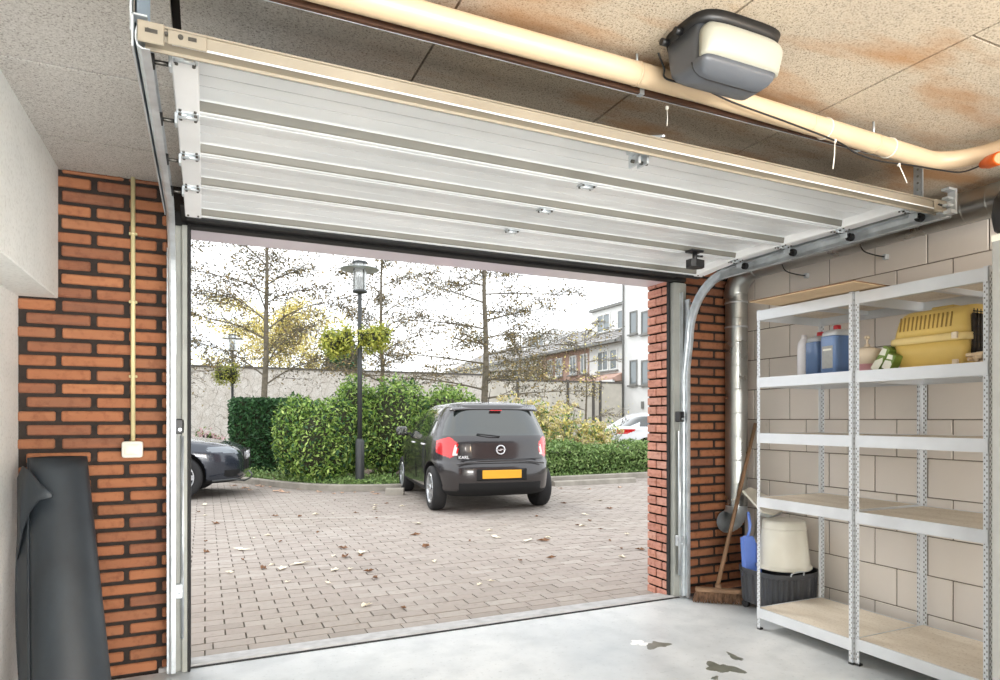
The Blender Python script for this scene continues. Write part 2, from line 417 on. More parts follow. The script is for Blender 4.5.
    def build(self, name, parent=None, loc=None, fixn=True):
        me = bpy.data.meshes.new(name); me.from_pydata(self.v, [], self.f)
        for m in self.mats: me.materials.append(m)
        me.polygons.foreach_set('material_index', self.mi)
        me.polygons.foreach_set('use_smooth', self.smooth)
        me.update()
        if fixn:
            import bmesh
            bm = bmesh.new(); bm.from_mesh(me); bmesh.ops.recalc_face_normals(bm, faces=bm.faces); bm.to_mesh(me); bm.free()
        o = bpy.data.objects.new(name, me); C.objects.link(o)
        if parent is not None: o.parent = parent
        if loc is not None: o.location = loc
        return o

def tag(o, label=None, cat=None, group=None, kind=None):
    if label: o['label'] = label
    if cat: o['category'] = cat
    if group: o['group'] = group
    if kind: o['kind'] = kind
    return o
def empty(name, loc=(0, 0, 0), rz=0, label=None, cat=None, group=None):
    o = bpy.data.objects.new(name, None); C.objects.link(o); o.location = loc; o.rotation_euler = (0, 0, rz)
    o.empty_display_size = .1
    return tag(o, label, cat, group)
def struct(o, label=None, cat=None):
    o['kind'] = 'structure'
    if label: o['label'] = label
    if cat: o['category'] = cat
    return o
def copy_tree(o, parent=None):
    c = o.copy(); C.objects.link(c)
    if parent is not None: c.parent = parent
    for ch in [k for k in bpy.data.objects if k.parent == o]: copy_tree(ch, c)
    return c

# ------------------------------------------------------------------ room
XL, XR, YF, YB, ZC = -.755, 3.53, 3.50, -3.4, 2.334
PITCH = .0627
def brick_rows(mb, x0, x1, z0, z1, y, plen, gap, ph, boff, zref, mat, depth=.05, h=.045, bev=.004, clip=None):
    # wall face looking towards -y; bricks stand 12 mm proud of the mortar
    k0 = int(math.floor((z0-zref)/ph))-1; k = k0
    while True:
        zc = zref+k*ph
        if zc-h/2 > z1: break
        za, zb = max(z0, zc-h/2), min(z1, zc+h/2)
        if zb-za > .006:
            off = boff if k % 2 == 0 else boff+plen/2+.003
            n0 = int(math.floor((x0-off)/plen))-1
            for i in range(n0, n0+200):
                a = off+i*plen; b = a+plen-gap
                if a > x1: break
                a2 = max(a, x0); b2 = min(b, x1)
                if b2-a2 < .012: continue
                j = rnd.uniform(-.0025, .0025); jj = rnd.uniform(-.002, .002)
                mb.box(a2+jj, b2+jj, y-depth*.25+j, y+.03, za+rnd.uniform(-.0015, .0015), zb+rnd.uniform(-.0015, .0015), mat, bev)
        k += 1

# floor
mb = MB(); mb.box(XL-.2, XR+.2, YB-.2, 3.44, -.12, 0, M_floor); struct(mb.build('floor'), 'light grey screed garage floor with damp spots')
# threshold: a sloped concrete lip with a dark seal line
mb = MB()
mb.prism([(3.445, -.12), (3.445, .0), (3.462, .012), (3.60, -.002), (3.615, -.12)], 'x', -.2, 2.95, M_threshold)
struct(mb.build('trim_1'), 'pale concrete door threshold')
mb = MB(); mb.box(-.08, 2.9, 3.436, 3.447, -.02, .006, M_blackrub); struct(mb.build('trim_2'), 'black seal strip in front of threshold')

# ceiling: wood wool boards hung edge to edge with thin open joints
mb = MB(); mb.box(XL-.2, XR+.2, YB-.2, 3.9, ZC+.03, ZC+.25, M_seam)
g = .011
cols_x = [(-.80, -.083), (-.066, .63), (.63, 1.35), (1.35, 2.065), (2.065, 2.80), (2.80, 3.6)]
splits = {0: [-2.5, -.62, .62, 1.24, 1.862, 2.476, 3.10], 1: [-1.2, .5], 2: [-1.8, .1], 3: [-.9, .7], 4: [-1.3, 1.155], 5: [-.4]}
for i, (a, b) in enumerate(cols_x):
    ys = [YB-.1]+splits[i]+[3.7]
    for y0, y1 in zip(ys[:-1], ys[1:]):
        z = ZC+rnd.uniform(0, .0015)
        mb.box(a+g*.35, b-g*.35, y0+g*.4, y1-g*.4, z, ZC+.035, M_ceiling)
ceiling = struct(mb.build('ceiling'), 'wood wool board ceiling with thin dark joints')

# left wall + concrete beam along it
mb = MB(); mb.box(XL-.2, XL, YB-.2, 3.62, -.1, 2.4, M_conc_wall); struct(mb.build('wall_left'))
mb = MB(); mb.box(XL-.02, -.603, YB, 3.482, 1.745, ZC+.01, M_conc_wall, .004); struct(mb.build('trim_3'), 'rough concrete beam along left wall')
# front wall left of the opening: bricks
mb = MB(); mb.box(XL-.05, -.155, YF, YF+.2, -.1, 2.42, M_mortar_dark)
brick_rows(mb, XL, -.165, 0, ZC, YF, .268, .024, PITCH, -.592, 2.216, M_brick_in, bev=.0055)
struct(mb.build('wall_front_left'), 'orange brown brickwork left of door')
# right of opening, inside face
mb = MB(); mb.box(2.87, XR+.1, YF, YF+.22, -.1, 2.42, M_mortar_dark)
brick_rows(mb, 2.98, XR, 0, ZC, YF, .268, .022, PITCH, 2.86, 2.216, M_brick_in, bev=.0055)
struct(mb.build('wall_front_right'), 'orange brown brickwork right of door')
# red brick reveal (faces -x) between the frame and the outside
mb = MB(); mb.box(2.862, 3.6, 3.515, 3.716, -.15, 2.6, M_mortar_dark)
k = 0; z = -.02
while z < 2.13:
    jl = .115 if k % 2 == 0 else .055
    for a, b in ((3.513, 3.513+jl-.006), (3.513+jl+.006, 3.722)):
        mb.box(2.85+rnd.uniform(-.002, .002), 2.90, a, b, z, z+.051, M_brick_out, .004)
    # outside face courses
    xx = 2.85+(0 if k % 2 else .105)
    while xx < 4.6:
        mb.box(xx+.006, xx+.204, 3.70, 3.722, z, z+.051, M_brick_out, .004); xx += .21
    z += .0627; k += 1
mb.box(2.862, 4.6, 3.52, 3.714, -.15, 2.6, M_mortar_dark)
struct(mb.build('wall_reveal_right'), 'red brick reveal at right of the door opening')
mb = MB(); mb.box(-1.9, -.19, 3.52, 3.71, -.15, 2.6, M_mortar_dark)
k = 0; z = -.02
while z < 2.13:
    xx = -1.9+(0 if k % 2 else .105)
    while xx < -.3:
        mb.box(xx+.006, min(xx+.204, -.175), 3.70, 3.722, z, z+.051, M_brick_out, .004); xx += .21
    mb.box(-.2, -.175, 3.54, 3.71, z, z+.051, M_brick_out, .004)
    z += .0627; k += 1
struct(mb.build('wall_outer_left'), 'red brick outer face left of door')
# lintel with glossy white soffit
M_soffit = plain('glossy_lilac_white_soffit', rgb(232, 222, 232), .25, vary=.04, scale=1.5)
mb = MB(); mb.box(-.25, 2.9, 3.505, 3.725, 2.134, 2.17, M_soffit); mb.box(-.25, 2.9, 3.52, 3.72, 2.17, 2.6, M_mortar_dark)
struct(mb.build('wall_lintel'), 'lintel with glossy pale soffit over the door opening')
# right wall of sand-lime blocks (faces -x)
mb = MB(); mb.box(XR+.006, XR+.2, YB-.1, YF+.02, -.1, 2.42, M_mortar_grey)
zj = 1.197-.2095*6
row = 0
while zj < ZC:
    z0, z1 = zj+.003, zj+.2065
    off = .27-.003 if row % 2 == 1 else .10-.003
    y = off-.3*13
    while y < YF:
        a, b = max(YB, y+.003), min(YF-.012, y+.297)
        if b-a > .02 and min(z1, ZC) - max(z0, 0) > .02:
            mb.box(XR+rnd.uniform(-.001, .001), XR+.03, a, b, max(z0, 0), min(z1, ZC), M_block, .003)
        y += .3
    zj += .2095; row += 1
struct(mb.build('wall_right'), 'pale sand-lime block wall')
mb = MB(); mb.box(XL-.1, -.45, YB-.2, YB, -.1, 2.42, M_conc_wall); mb.box(3.15, XR+.1, YB-.2, YB, -.1, 2.42, M_conc_wall)
mb.box(-.45, 3.15, YB-.2, YB, -.1, .38, M_conc_wall); mb.box(-.45, 3.15, YB-.2, YB, 1.70, 2.42, M_conc_wall); struct(mb.build('wall_back'))  # opening added for the rear fill light
mb = MB()
for x_ in (-.45, .73, 1.91, 3.09): mb.box(x_, x_+.06, YB-.12, YB-.04, .38, 1.70, M_cap)
mb.box(-.45, 3.15, YB-.12, YB-.04, .38, .44, M_cap); mb.box(-.45, 3.15, YB-.12, YB-.04, 1.64, 1.70, M_cap); struct(mb.build('fill_window_1'))  # added window framing the rear fill light, never in view

# door frame: coated steel posts with black rubber edge
mb = MB()
mb.box(-.150, -.098, 3.425, 3.50, 0, 2.12, M_frame, .003); mb.box(-.100, -.072, 3.40, 3.512, 0, 2.12, M_frame, .003)
mb.box(-.076, -.062, 3.395, 3.52, 0.0, 2.13, M_blackrub, .003)
struct(mb.build('trim_4'), 'grey steel frame post left of opening')
mb = MB()
mb.box(2.865, 2.925, 3.455, 3.512, 0, 2.12, M_frame, .003)
mb.box(2.852, 2.866, 3.488, 3.52, 0, 2.13, M_blackrub, .003)
mb.box(2.925, 2.975, 3.46, 3.51, 0, 2.12, M_frame, .003)
struct(mb.build('trim_5'), 'grey steel frame post right of opening')
mb = MB(); mb.box(-.15, 2.95, 3.43, 3.50, 2.125, 2.19, M_blackrub, .003); mb.box(-.10, 2.84, 3.16, 3.44, 2.140, 2.145, M_blackrub); struct(mb.build('trim_6'), 'dark head seal above the opening with added light-blocking flap')  # hidden flap added to keep light off the ceiling above the door

# ------------------------------------------------------------------ garage door: four sections drawn up under the ceiling
DX0, DX1 = -.078, 2.80
zb_ = [2.108, 2.108, 2.112, 2.112, 2.082]
yb_ = [1.795, 2.13, 2.465, 2.80, 3.12]
door = empty('sectional_garage_door', (1.36, 2.5, 2.1), 0, 'open white ribbed sectional garage door drawn up flat under the ceiling', 'garage door')
T0 = Matrix.Translation((-1.36, -2.5, -2.1))
def child_mb(mb, name, parent, T):
    mb.v = [tuple(T @ Vector(p)) for p in mb.v]; return mb.build(name, parent)
sections = []
for s in range(4):
    y0, y1, z0, z1 = yb_[s], yb_[s+1], zb_[s], zb_[s+1]
    L = math.hypot(y1-y0, z1-z0); ang = math.atan2(z1-z0, y1-y0)
    R = Matrix.Translation((0, y0, z0)) @ Matrix.Rotation(ang, 4, 'X')
    mb = MB()
    # cross section in (v along section, z): fine grooves, then a stepped recess at the far edge
    lip = .034; top = .046
    prof = [(.002, 0), (.014, 0), (.016, lip-.004), (.020, lip)]
    for gv in (.085, .150, .215):
        prof += [(gv-.0018, lip), (gv-.0018, lip+.004), (gv+.0018, lip+.004), (gv+.0018, lip)]; mb.box(DX0+.064, DX1-.064, gv-.0018, gv+.0018, lip+.0012, lip+.0045, M_panel_shade, 0, R)  # dark strips paint shade into the grooves
    prof += [(L-.050, lip), (L-.040, lip-.001), (L-.034, lip-.004)]
    body = prof+[(L-.034, top), (.002, top)]
    mb.prism(body, 'x', DX0+.062, DX1-.062, M_panel, R)
    mb.prism([(L-.034, lip-.004), (L-.030, .006), (L-.026, .002), (L-.026, top), (L-.034, top)], 'x', DX0+.062, DX1-.062, M_panel_shade, R)  # lip face with its shade painted in
    mb.prism([(L-.026, .002), (L-.022, 0), (L-.006, 0), (L-.001, .004), (L-.001, top), (L-.026, top)], 'x', DX0+.062, DX1-.062, M_panel, R)
    mb.box(DX0+.062, DX1-.062, .002, L-.002, top, top+.002, M_outer, 0, R)
    sec = child_mb(mb, 'section', door, T0)
    for xa, xb in ((DX0, DX0+.064), (DX1-.064, DX1)):
        mb = MB(); mb.box(xa, xb, .003, L-.003, -.004, .048, M_cap, .003, R)
        mb.box(xa+.004, xb-.004, .012, .028, -.006, 0, M_galv, 0, R)
        for q in (.012, .052):
            mb.cyl(R @ Vector((xa+q, .035, -.009)), R @ Vector((xa+q, .035, 0)), .004, M_screw, 8)
            mb.cyl(R @ Vector((xa+q, L-.03, -.009)), R @ Vector((xa+q, L-.03, 0)), .004, M_screw, 8)
        child_mb(mb, 'end_cap', sec, T0)
    sections.append(sec)
# hinges at the joints (ends and middle)
for s in range(0, 4):
    y, z = yb_[s], zb_[s]-.004
    for kx, xx in enumerate((DX0+.032, 1.345, DX1-.032)):
        mb = MB()
        w = .030 if kx != 1 else .035
        mb.box(xx-w, xx+w, y-.020 if s else y, y+.022, z-.004, z+.001, M_galv, .001)
        mb.cyl((xx-w*.8, y+.002, z-.007), (xx+w*.8, y+.002, z-.007), .006, M_galv, 10)
        for q in (-.7, .7):
            for yy in (-.013, .016):
                if s == 0 and yy < 0: continue
                mb.cyl((xx+q*w, y+yy, z-.010), (xx+q*w, y+yy, z-.002), .0045, M_screw, 8)
        child_mb(mb, 'hinge', door, T0)
    for sgn, xe in ((-1, DX0), (1, DX1)):
        mb = MB()
        xa = xe-.0 if sgn > 0 else xe
        a_, b_ = sorted((xe-.030*sgn, xe+.004*sgn)); mb.box(a_, b_, y-.010, y+.014, z-.010, z, M_galv, .002); a_, b_ = sorted((xe-.004*sgn, xe+.004*sgn)); mb.box(a_, b_, y-.010, y+.026, z-.034, z-.008, M_galv, .002)
        mb.cyl((xe, y+.008, z-.022), (xe+sgn*.052, y+.008, z-.022), .006, M_screw, 8)
        mb.cyl((xe+sgn*.035, y+.008, z-.022), (xe+sgn*.055, y+.008, z-.022), .019, M_blackrub, 14)
        child_mb(mb, 'roller', door, T0)
# bottom rubber seal
ang = math.atan2(zb_[4]-zb_[3], yb_[4]-yb_[3])
mb = MB(); mb.box(DX0+.002, DX1-.002, yb_[4]-.004, yb_[4]+.028, zb_[4]-.012, zb_[4]+.036, M_blackrub, .006); child_mb(mb, 'bottom_seal', door, T0)
# centre bracket under the bar
mb = MB(); mb.box(1.29, 1.37, 1.775, 1.80, 2.088, 2.108, M_galv, .002); mb.box(1.315, 1.325, 1.765, 1.82, 2.055, 2.10, M_galv); mb.box(1.350, 1.358, 1.765, 1.82, 2.06, 2.10, M_galv)
mb.cyl((1.305, 1.79, 2.068), (1.37, 1.79, 2.068), .006, M_screw, 8)
child_mb(mb, 'centre_bracket', door, T0)
# black handle on the third section
hb = empty('handle', (0, 0, 0)); hb.parent = door
mb = MB()
hx, hy, hz = 2.41, 2.735, 2.112
mb.box(hx-.045, hx+.04, hy-.03, hy+.03, hz-.012, hz, M_black, .004)
mb.cyl((hx, hy, hz-.058), (hx, hy, hz-.01), .013, M_black, 14)
mb.prism([(hx-.05, hy-.028), (hx-.025, hy-.04), (hx+.04, hy-.03), (hx+.05, hy), (hx+.03, hy+.035), (hx-.03, hy+.035), (hx-.052, hy+.01)], 'z', hz-.095, hz-.055, M_black)
mb.cyl((hx+.01, hy+.0, hz-.03), (hx+.045, hy-.01, hz-.03), .006, M_black, 8)
bpy.data.objects.remove(hb); child_mb(mb, 'handle', door, T0)

# beige steel bar across the rear ends of the tracks
bar = empty('cross_bar', (1.37, 1.72, 2.09), 0, 'beige steel cross bar spanning between the two door tracks', 'steel bar')
Tb = Matrix.Translation((-1.37, -1.72, -2.09))
mb = MB()
cx = [(1.700, 2.082), (1.700, 2.112), (1.694, 2.1125), (1.694, 2.1165), (1.732, 2.118), (1.732, 2.113), (1.7045, 2.110), (1.7045, 2.088), (1.735, 2.084), (1.735, 2.071), (1.731, 2.071), (1.731, 2.079)]
mb.prism(cx, 'x', -.128, 2.840, M_bar)
mb.prism([(1.696, 2.079), (1.696, 2.0825), (1.700, 2.0825), (1.700, 2.079)], 'x', -.07, 2.80, M_cap)
child_mb(mb, 'bar_profile', bar, Tb)
for xa, xb in ((-.142, -.086), (2.77, 2.85)):
    mb = MB(); mb.box(xa, xb, 1.692, 1.699, 2.070, 2.120, M_bar, .002)
    for xx in (xa+.022, xa+.06):
        mb.cyl((xx, 1.688, 2.098), (xx, 1.693, 2.098), .004, M_screw, 10)
    mb.box((xa+xb)/2-.012, (xa+xb)/2+.014, 1.6905, 1.6925, 2.093, 2.102, M_screw)
    child_mb(mb, 'end_bracket', bar, Tb)
mb = MB(); mb.box(-.080, .005, 1.693, 1.6985, 2.078, 2.112, M_bar, .002)
mb.cyl((-.052, 1.690, 2.098), (-.052, 1.695, 2.098), .006, M_screw, 12); mb.box(-.036, -.018, 1.690, 1.695, 2.094, 2.102, M_screw)
child_mb(mb, 'joint_plate', bar, Tb)

# tracks
def track(name, xc, sgn, label, xv):
    t = empty(name, (xc, 2.6, 2.08), 0, label, 'door track', 'door tracks')
    T = Matrix.Translation((-xc, -2.6, -2.08))
    # C profile swept along the path: horizontal -> curve -> vertical
    path = [(1.70, 2.085), (2.2, 2.085), (2.7, 2.085), (3.0, 2.085)]
    rr = .36
    for k in range(1, 11):
        a = k/10*PI/2; path.append((3.0+rr*math.sin(a)+.0, 2.085-rr+rr*math.cos(a)))
    path += [(3.36+.04, 1.5), (3.40, 1.0), (3.40, .5), (3.40, .012)]
    h = .029; d = .018*sgn
    cs = [(d, -h), (0, -h), (-.009*sgn, -h*.8), (-.013*sgn, -h*.3), (-.013*sgn, h*.3), (-.009*sgn, h*.8), (0, h), (d, h), (d, h-.003), (.003*sgn, h-.003), (-.006*sgn, h*.7), (-.010*sgn, 0), (-.006*sgn, -h*.7), (.003*sgn, -h+.003), (d, -h+.003)]
    vs_ = []; fs = []; n = len(cs)
    for i, (y, z) in enumerate(path):
        p0 = path[max(0, i-1)]; p1 = path[min(len(path)-1, i+1)]
        ty, tz = p1[0]-p0[0], p1[1]-p0[1]; l = math.hypot(ty, tz); ny, nz_ = -tz/l, ty/l
        f = min(1, max(0, (y-2.9)/.5)); xo = xc+(xv-xc)*f
        for a, b in cs: vs_.append((xo-a, y+ny*b, z+nz_*b))
    for i in range(len(path)-1):
        for k in range(n): fs.append((i*n+k, i*n+(k+1) % n, (i+1)*n+(k+1) % n, (i+1)*n+k))
    mb = MB(); mb.add(vs_, fs+[list(range(n)), [len(vs_)-n+i for i in range(n)]], M_galv)
    child_mb(mb, 'rail', t, T)
    mb = MB(); xw = xc-.02*sgn
    # support angle behind the horizontal rail
    a, b = sorted((xc+.016*sgn, xc+.020*sgn)); mb.box(a, b, 1.70, 3.05, 2.058, 2.135, M_galv)
    a, b = sorted((xc-.012*sgn, xc+.020*sgn)); mb.box(a, b, 1.70, 3.05, 2.132, 2.136, M_galv)
    child_mb(mb, 'support_angle', t, T)
    mb = MB()
    a, b = sorted((xc+.022*sgn, xc+.026*sgn)); mb.box(a, b, 1.73, 1.775, 2.11, ZC, M_galv)
    if sgn < 0: child_mb(mb, 'hanger', t, T)
    mb = MB()
    a, b = sorted((xv+.006*sgn, xv+.02*sgn)); mb.box(a, b, 3.385, 3.43, .01, 2.0, M_galv)
    a, b = sorted((xv-.006*sgn, xv-.012*sgn)); mb.box(a, b, 3.425, 3.455, .01, 2.05, M_galv)
    child_mb(mb, 'vertical_angle', t, T)
    for zz in ((.35, 1.18) if sgn > 0 else (.35, 1.13)):
        mb = MB(); a, b = sorted((xv-.055*sgn, xv-.015*sgn)); mb.box(a, b, 3.40, 3.45, zz, zz+.07, M_black if zz > 1 else M_galv, .004)
        mb.cyl(((a+b)/2, 3.385, zz+.02), ((a+b)/2, 3.40, zz+.02), .008, M_galv, 10)
        child_mb(mb, 'roller_bracket', t, T)
    # spring housing tube beside the vertical rail
    mb = MB(); mb.cyl((xv-.048*sgn, 3.41, .16), (xv-.048*sgn, 3.41, 1.12), .011, M_galv, 12); child_mb(mb, 'tension_spring', t, T)
    return t
track('door_track', -.134, -1, 'galvanised door track at left, curving from left frame post to ceiling', -.142)
track('door_track', 2.872, 1, 'galvanised door track at right, below the round ceiling duct', 2.925)
# wide bracket plate that carries the left track end up to the ceiling
mb = MB(); mb.box(-.150, -.118, 1.735, 1.739, 2.115, ZC, M_hanger); mb.box(-.150, -.146, 1.735, 1.77, 2.115, ZC, M_hanger)
o = mb.build('ceiling_bracket'); tag(o, 'galvanised hanger plate between the ceiling and left track end', 'bracket')
# right track end clip
mb = MB(); mb.prism([(2.825, 2.06), (2.865, 2.06), (2.865, 2.165), (2.810, 2.165), (2.810, 2.155), (2.853, 2.155), (2.853, 2.075), (2.825, 2.075)], 'y', 1.66, 1.692, M_galv)
mb.box(2.815, 2.852, 1.668, 1.69, 2.09, 2.10, M_galv); mb.box(2.815, 2.852, 1.668, 1.69, 2.12, 2.13, M_galv)
o = mb.build('rail_end_clip'); tag(o, 'galvanised C-shaped clip at right end of the cross bar', 'bracket')
# slotted hanger above the right bar end
mb = MB(); mb.box(2.859, 2.866, 1.80, 1.84, 2.14, ZC, M_galv); mb.box(2.866, 2.889, 1.835, 1.842, 2.14, ZC, M_galv)
for k in range(5): mb.cyl((2.857, 1.82, 2.18+.03*k), (2.8595, 1.82, 2.18+.03*k), .005, M_hole, 8)
o = mb.build('hanger_angle'); tag(o, 'slotted steel angle hanging from ceiling above the right bar end', 'bracket')
# thin brace between ceiling and bar
mb = MB(); mb.tube([(1.44, 2.2, 2.326), (1.40, 1.74, 2.15)], .004, M_galv, 8)
o = mb.build('brace_rod'); tag(o, 'thin steel rod leaning from ceiling to middle of cross bar', 'brace')

# ------------------------------------------------------------------ cream pipe under the ceiling, rail beneath, cable, connector
PR, PZ, PY = .035, 2.272, 1.645
def pz(x): return PZ-.030*max(0, min(1, (x-1.5)/1.2))
pipe = empty('drain_pipe', (0, 0, 0), 0, 'cream plastic drain pipe running across ceiling in front of the door', 'pipe')
mb = MB()
pts = [(XL+.16, PY, PZ), (.5, PY, PZ), (1.5, PY, PZ), (2.0, PY, pz(2.0)), (2.3, PY, pz(2.3)), (2.62, PY, pz(2.62))]
for k in range(1, 9):
    a = k/8*PI/2; pts.append((2.62+.17*math.sin(a), PY-.17+.17*math.cos(a), pz(2.8)))
pts += [(2.79, 1.1, 2.245), (2.79, 0.2, 2.255), (2.79, -3.3, 2.27)]
mb.tube(pts, PR, M_pipe, 28)
mb.build('pipe_run', pipe)
for xx in (1.97,):
    mb = MB(); mb.tube([(xx-.0015, PY, pz(xx)), (xx+.0015, PY, pz(xx))], PR+.001, M_pipe, 28); mb.build('pipe_socket', pipe)
for xx in (1.22, 2.32):
    mb = MB(); mb.tube([(xx-.004, PY, pz(xx)), (xx+.004, PY, pz(xx))], PR+.0015, M_pipe, 24); mb.cyl((xx, PY, pz(xx)+PR), (xx, PY, ZC), .004, M_galv, 8); mb.build('pipe_clamp', pipe)
mb = MB(); mb.prism([(1.686, 2.2405), (1.686, 2.262), (1.706, 2.262), (1.706, 2.258), (1.691, 2.257), (1.691, 2.245), (1.698, 2.2405)], 'x', -.55, 2.70, M_brown)
mb.box(-.55, 2.70, 1.6985, 1.7005, 2.2395, 2.242, M_galv)
rail = mb.build('suspension_rail'); tag(rail, 'narrow brown steel rail running just below and behind the cream pipe', 'rail')
for xx in (1.27, 2.3):
    mb = MB(); mb.prism([(1.6835, 2.2375), (1.7045, 2.2375), (1.7045, ZC), (1.7025, ZC), (1.7025, 2.264), (1.6835, 2.264)], 'x', xx-.008, xx+.008, M_galv)
    mb.build('rail_clip', rail)

mot = empty('door_opener', (1.38, 1.45, 2.24), 0, 'slate grey ceiling door opener with frosted lamp cover', 'door opener')
Tm = Matrix.Translation((-1.38, -1.45, -2.24))
def rrect(x0, x1, y0, y1, n, p=7):
    out = []
    for k in range(n):
        th = 2*PI*(k+.5)/n; c_, s_ = math.cos(th), math.sin(th); e = 2/p
        out.append(((x0+x1)/2+(x1-x0)/2*math.copysign(abs(c_)**e, c_), (y0+y1)/2+(y1-y0)/2*math.copysign(abs(s_)**e, s_)))
    return out
def loft(mb, rows, mat, n=40, p=6, smooth=True, M=None):
    vs_ = []
    for z, x0, x1, y0, y1 in rows:
        for x, y in rrect(x0, x1, y0, y1, n, p): vs_.append((x, y, z))
    if M is not None: vs_ = [M @ Vector(q) for q in vs_]
    fs = [[k for k in range(n)][::-1], [(len(rows)-1)*n+k for k in range(n)]]
    for i in range(len(rows)-1):
        for k in range(n):
            k2 = (k+1) % n; fs.append((i*n+k, i*n+k2, (i+1)*n+k2, (i+1)*n+k))
    mb.add(vs_, fs, mat, smooth); return mb
hr = [(2.168, 1.30, 1.47, 1.42, 1.455), (2.171, 1.275, 1.495, 1.405, 1.475), (2.180, 1.258, 1.510, 1.390, 1.50), (2.192, 1.250, 1.518, 1.378, 1.515), (2.205, 1.247, 1.520, 1.370, 1.525), (2.207, 1.247, 1.520, 1.397, 1.527), (2.26, 1.247, 1.520, 1.398, 1.54), (2.308, 1.250, 1.520, 1.402, 1.55)]
mb = loft(MB(), hr, M_motor, 64, 10); child_mb(mb, 'housing', mot, Tm)
mb = loft(MB(), [(z-.0006*0, x0-.0012, x1+.0012, 1.425, 1.430) for z, x0, x1, y0, y1 in [(2.1668, 1.30, 1.47, 0, 0)]+hr[1:5]], M_black, 24, 12); child_mb(mb, 'seam', mot, Tm)
lr = []
for k in range(9):
    f = k/8; q = math.sin(min(1, (1-f)*2.2)*PI/2)**.7 if f > .55 else 1
    lr.append((2.207+.100*f, 1.246+.03*(1-q), 1.532+.012*f-.03*(1-q), .052*(.62+.38*math.sin(f*PI*.75))*(.35+.65*q)))
vs_ = []; n = 28; yb0 = 1.397; mb = MB()
for (z, x0, x1, dd) in lr:
    for k in range(n+1):
        th = PI*k/n; c_, s_ = math.cos(th), math.sin(th)
        vs_.append(((x0+x1)/2+(x1-x0)/2*math.copysign(abs(c_)**.55, c_), yb0-dd*abs(s_)**.6, z))
fs = [(i*(n+1)+k, i*(n+1)+k+1, (i+1)*(n+1)+k+1, (i+1)*(n+1)+k) for i in range(len(lr)-1) for k in range(n)]
fs += [(i*(n+1), (i+1)*(n+1), (i+1)*(n+1)+n, i*(n+1)+n) for i in range(len(lr)-1)]
fs.append([k for k in range(n+1)]); fs.append([(len(lr)-1)*(n+1)+k for k in range(n+1)])
mb.add(vs_, fs, M_lens, True); child_mb(mb, 'lamp_cover', mot, Tm)
mb = MB(); loft(mb, [(2.306, 1.245, 1.555, 1.372, 1.575), (2.334, 1.24, 1.565, 1.365, 1.58)], M_black, 40, 4); child_mb(mb, 'mounting_plate', mot, Tm)
for yy in (1.47, 1.53):
    mb = MB(); mb.cyl((1.245, yy, 2.312), (1.222, yy, 2.312), .010, M_black, 12); child_mb(mb, 'rubber_plug', mot, Tm)

def spline(pts, n=8):
    pts = [Vector(p) for p in pts]; out = []
    P = [pts[0]]+pts+[pts[-1]]
    for i in range(1, len(P)-2):
        for k in range(n):
            t = k/n; a, b, c, d = P[i-1], P[i], P[i+1], P[i+2]
            out.append(.5*((2*b)+(-a+c)*t+(2*a-5*b+4*c-d)*t*t+(-a+3*b-3*c+d)*t**3))
    out.append(pts[-1]); return out
def Pp(px, py, y):
    u = (px-500)/F_PX; t = y/(math.cos(YAW)-u*math.sin(YAW)); return Vector(((math.sin(YAW)+u*math.cos(YAW))*t, y, CAM_H+(419-py)/F_PX*t))
mb = MB()
cab = [(1.24, 1.566, 2.300), tuple(Pp(664, 68, 1.585)), tuple(Pp(667, 79, 1.598))]
cab += [tuple(Pp(px, py, 1.603)) for px, py in ((700, 87), (732, 102), (792, 124), (838, 142), (856, 153), (880, 161), (910, 165))]+[tuple(Pp(940, 170, 1.585)), tuple(Pp(962, 172, 1.56)), tuple(Pp(982, 165, 1.535))]
mb.tube(spline(cab), .0032, M_black, 8)
o = mb.build('power_cable'); tag(o, 'thin black cable tied along the cream pipe from the opener', 'cable')
# orange connector
A = Pp(981, 165, 1.535); B = Pp(1003, 157, 1.40); D = (B-A).normalized()
con = empty('cable_connector', tuple(A), 0, 'orange plug connector at the bend of the cream pipe', 'connector'); Tn = Matrix.Translation(-A)
mb = MB(); mb.tube([A, A+D*.02], [.006, .011], M_black, 16); child_mb(mb, 'black_boot', con, Tn)
mb = MB(); mb.tube([A+D*.018, A+D*.022, A+D*.07, A+D*.074, A+D*.15, A+D*.16], [.013, .017, .021, .025, .025, .02], M_orange, 20); child_mb(mb, 'orange_sleeve', con, Tn)
for i, (px, py, qx, qy, lab) in enumerate(((835, 141, 833, 169, 'white cable tie dangling long from middle of cream pipe'), (899, 165, 907, 183, 'white cable tie sticking down near pipe bend beside orange connector'), (667, 108, 667, 126, 'thin white cable tie end hanging near the door opener'))):
    mb = MB(); y_ = 1.602 if i < 2 else 1.71
    a_ = Pp(px, py, y_); b_ = Pp(qx, qy, y_)
    if i < 2: mb.tube([(a_.x-.002, PY, pz(a_.x)), (a_.x+.002, PY, pz(a_.x))], PR+.0035, M_tie, 24)
    mb.box(a_.x-.004, a_.x+.004, y_-.003, y_+.004, a_.z-.004, a_.z+.006, M_tie)
    mb.tube([a_, a_.lerp(b_, .5)+Vector((.002, 0, 0)), b_], .0021 if i < 2 else .0012, M_tie, 6)
    tag(mb.build('cable_tie'), lab, 'cable tie', 'white cable ties')

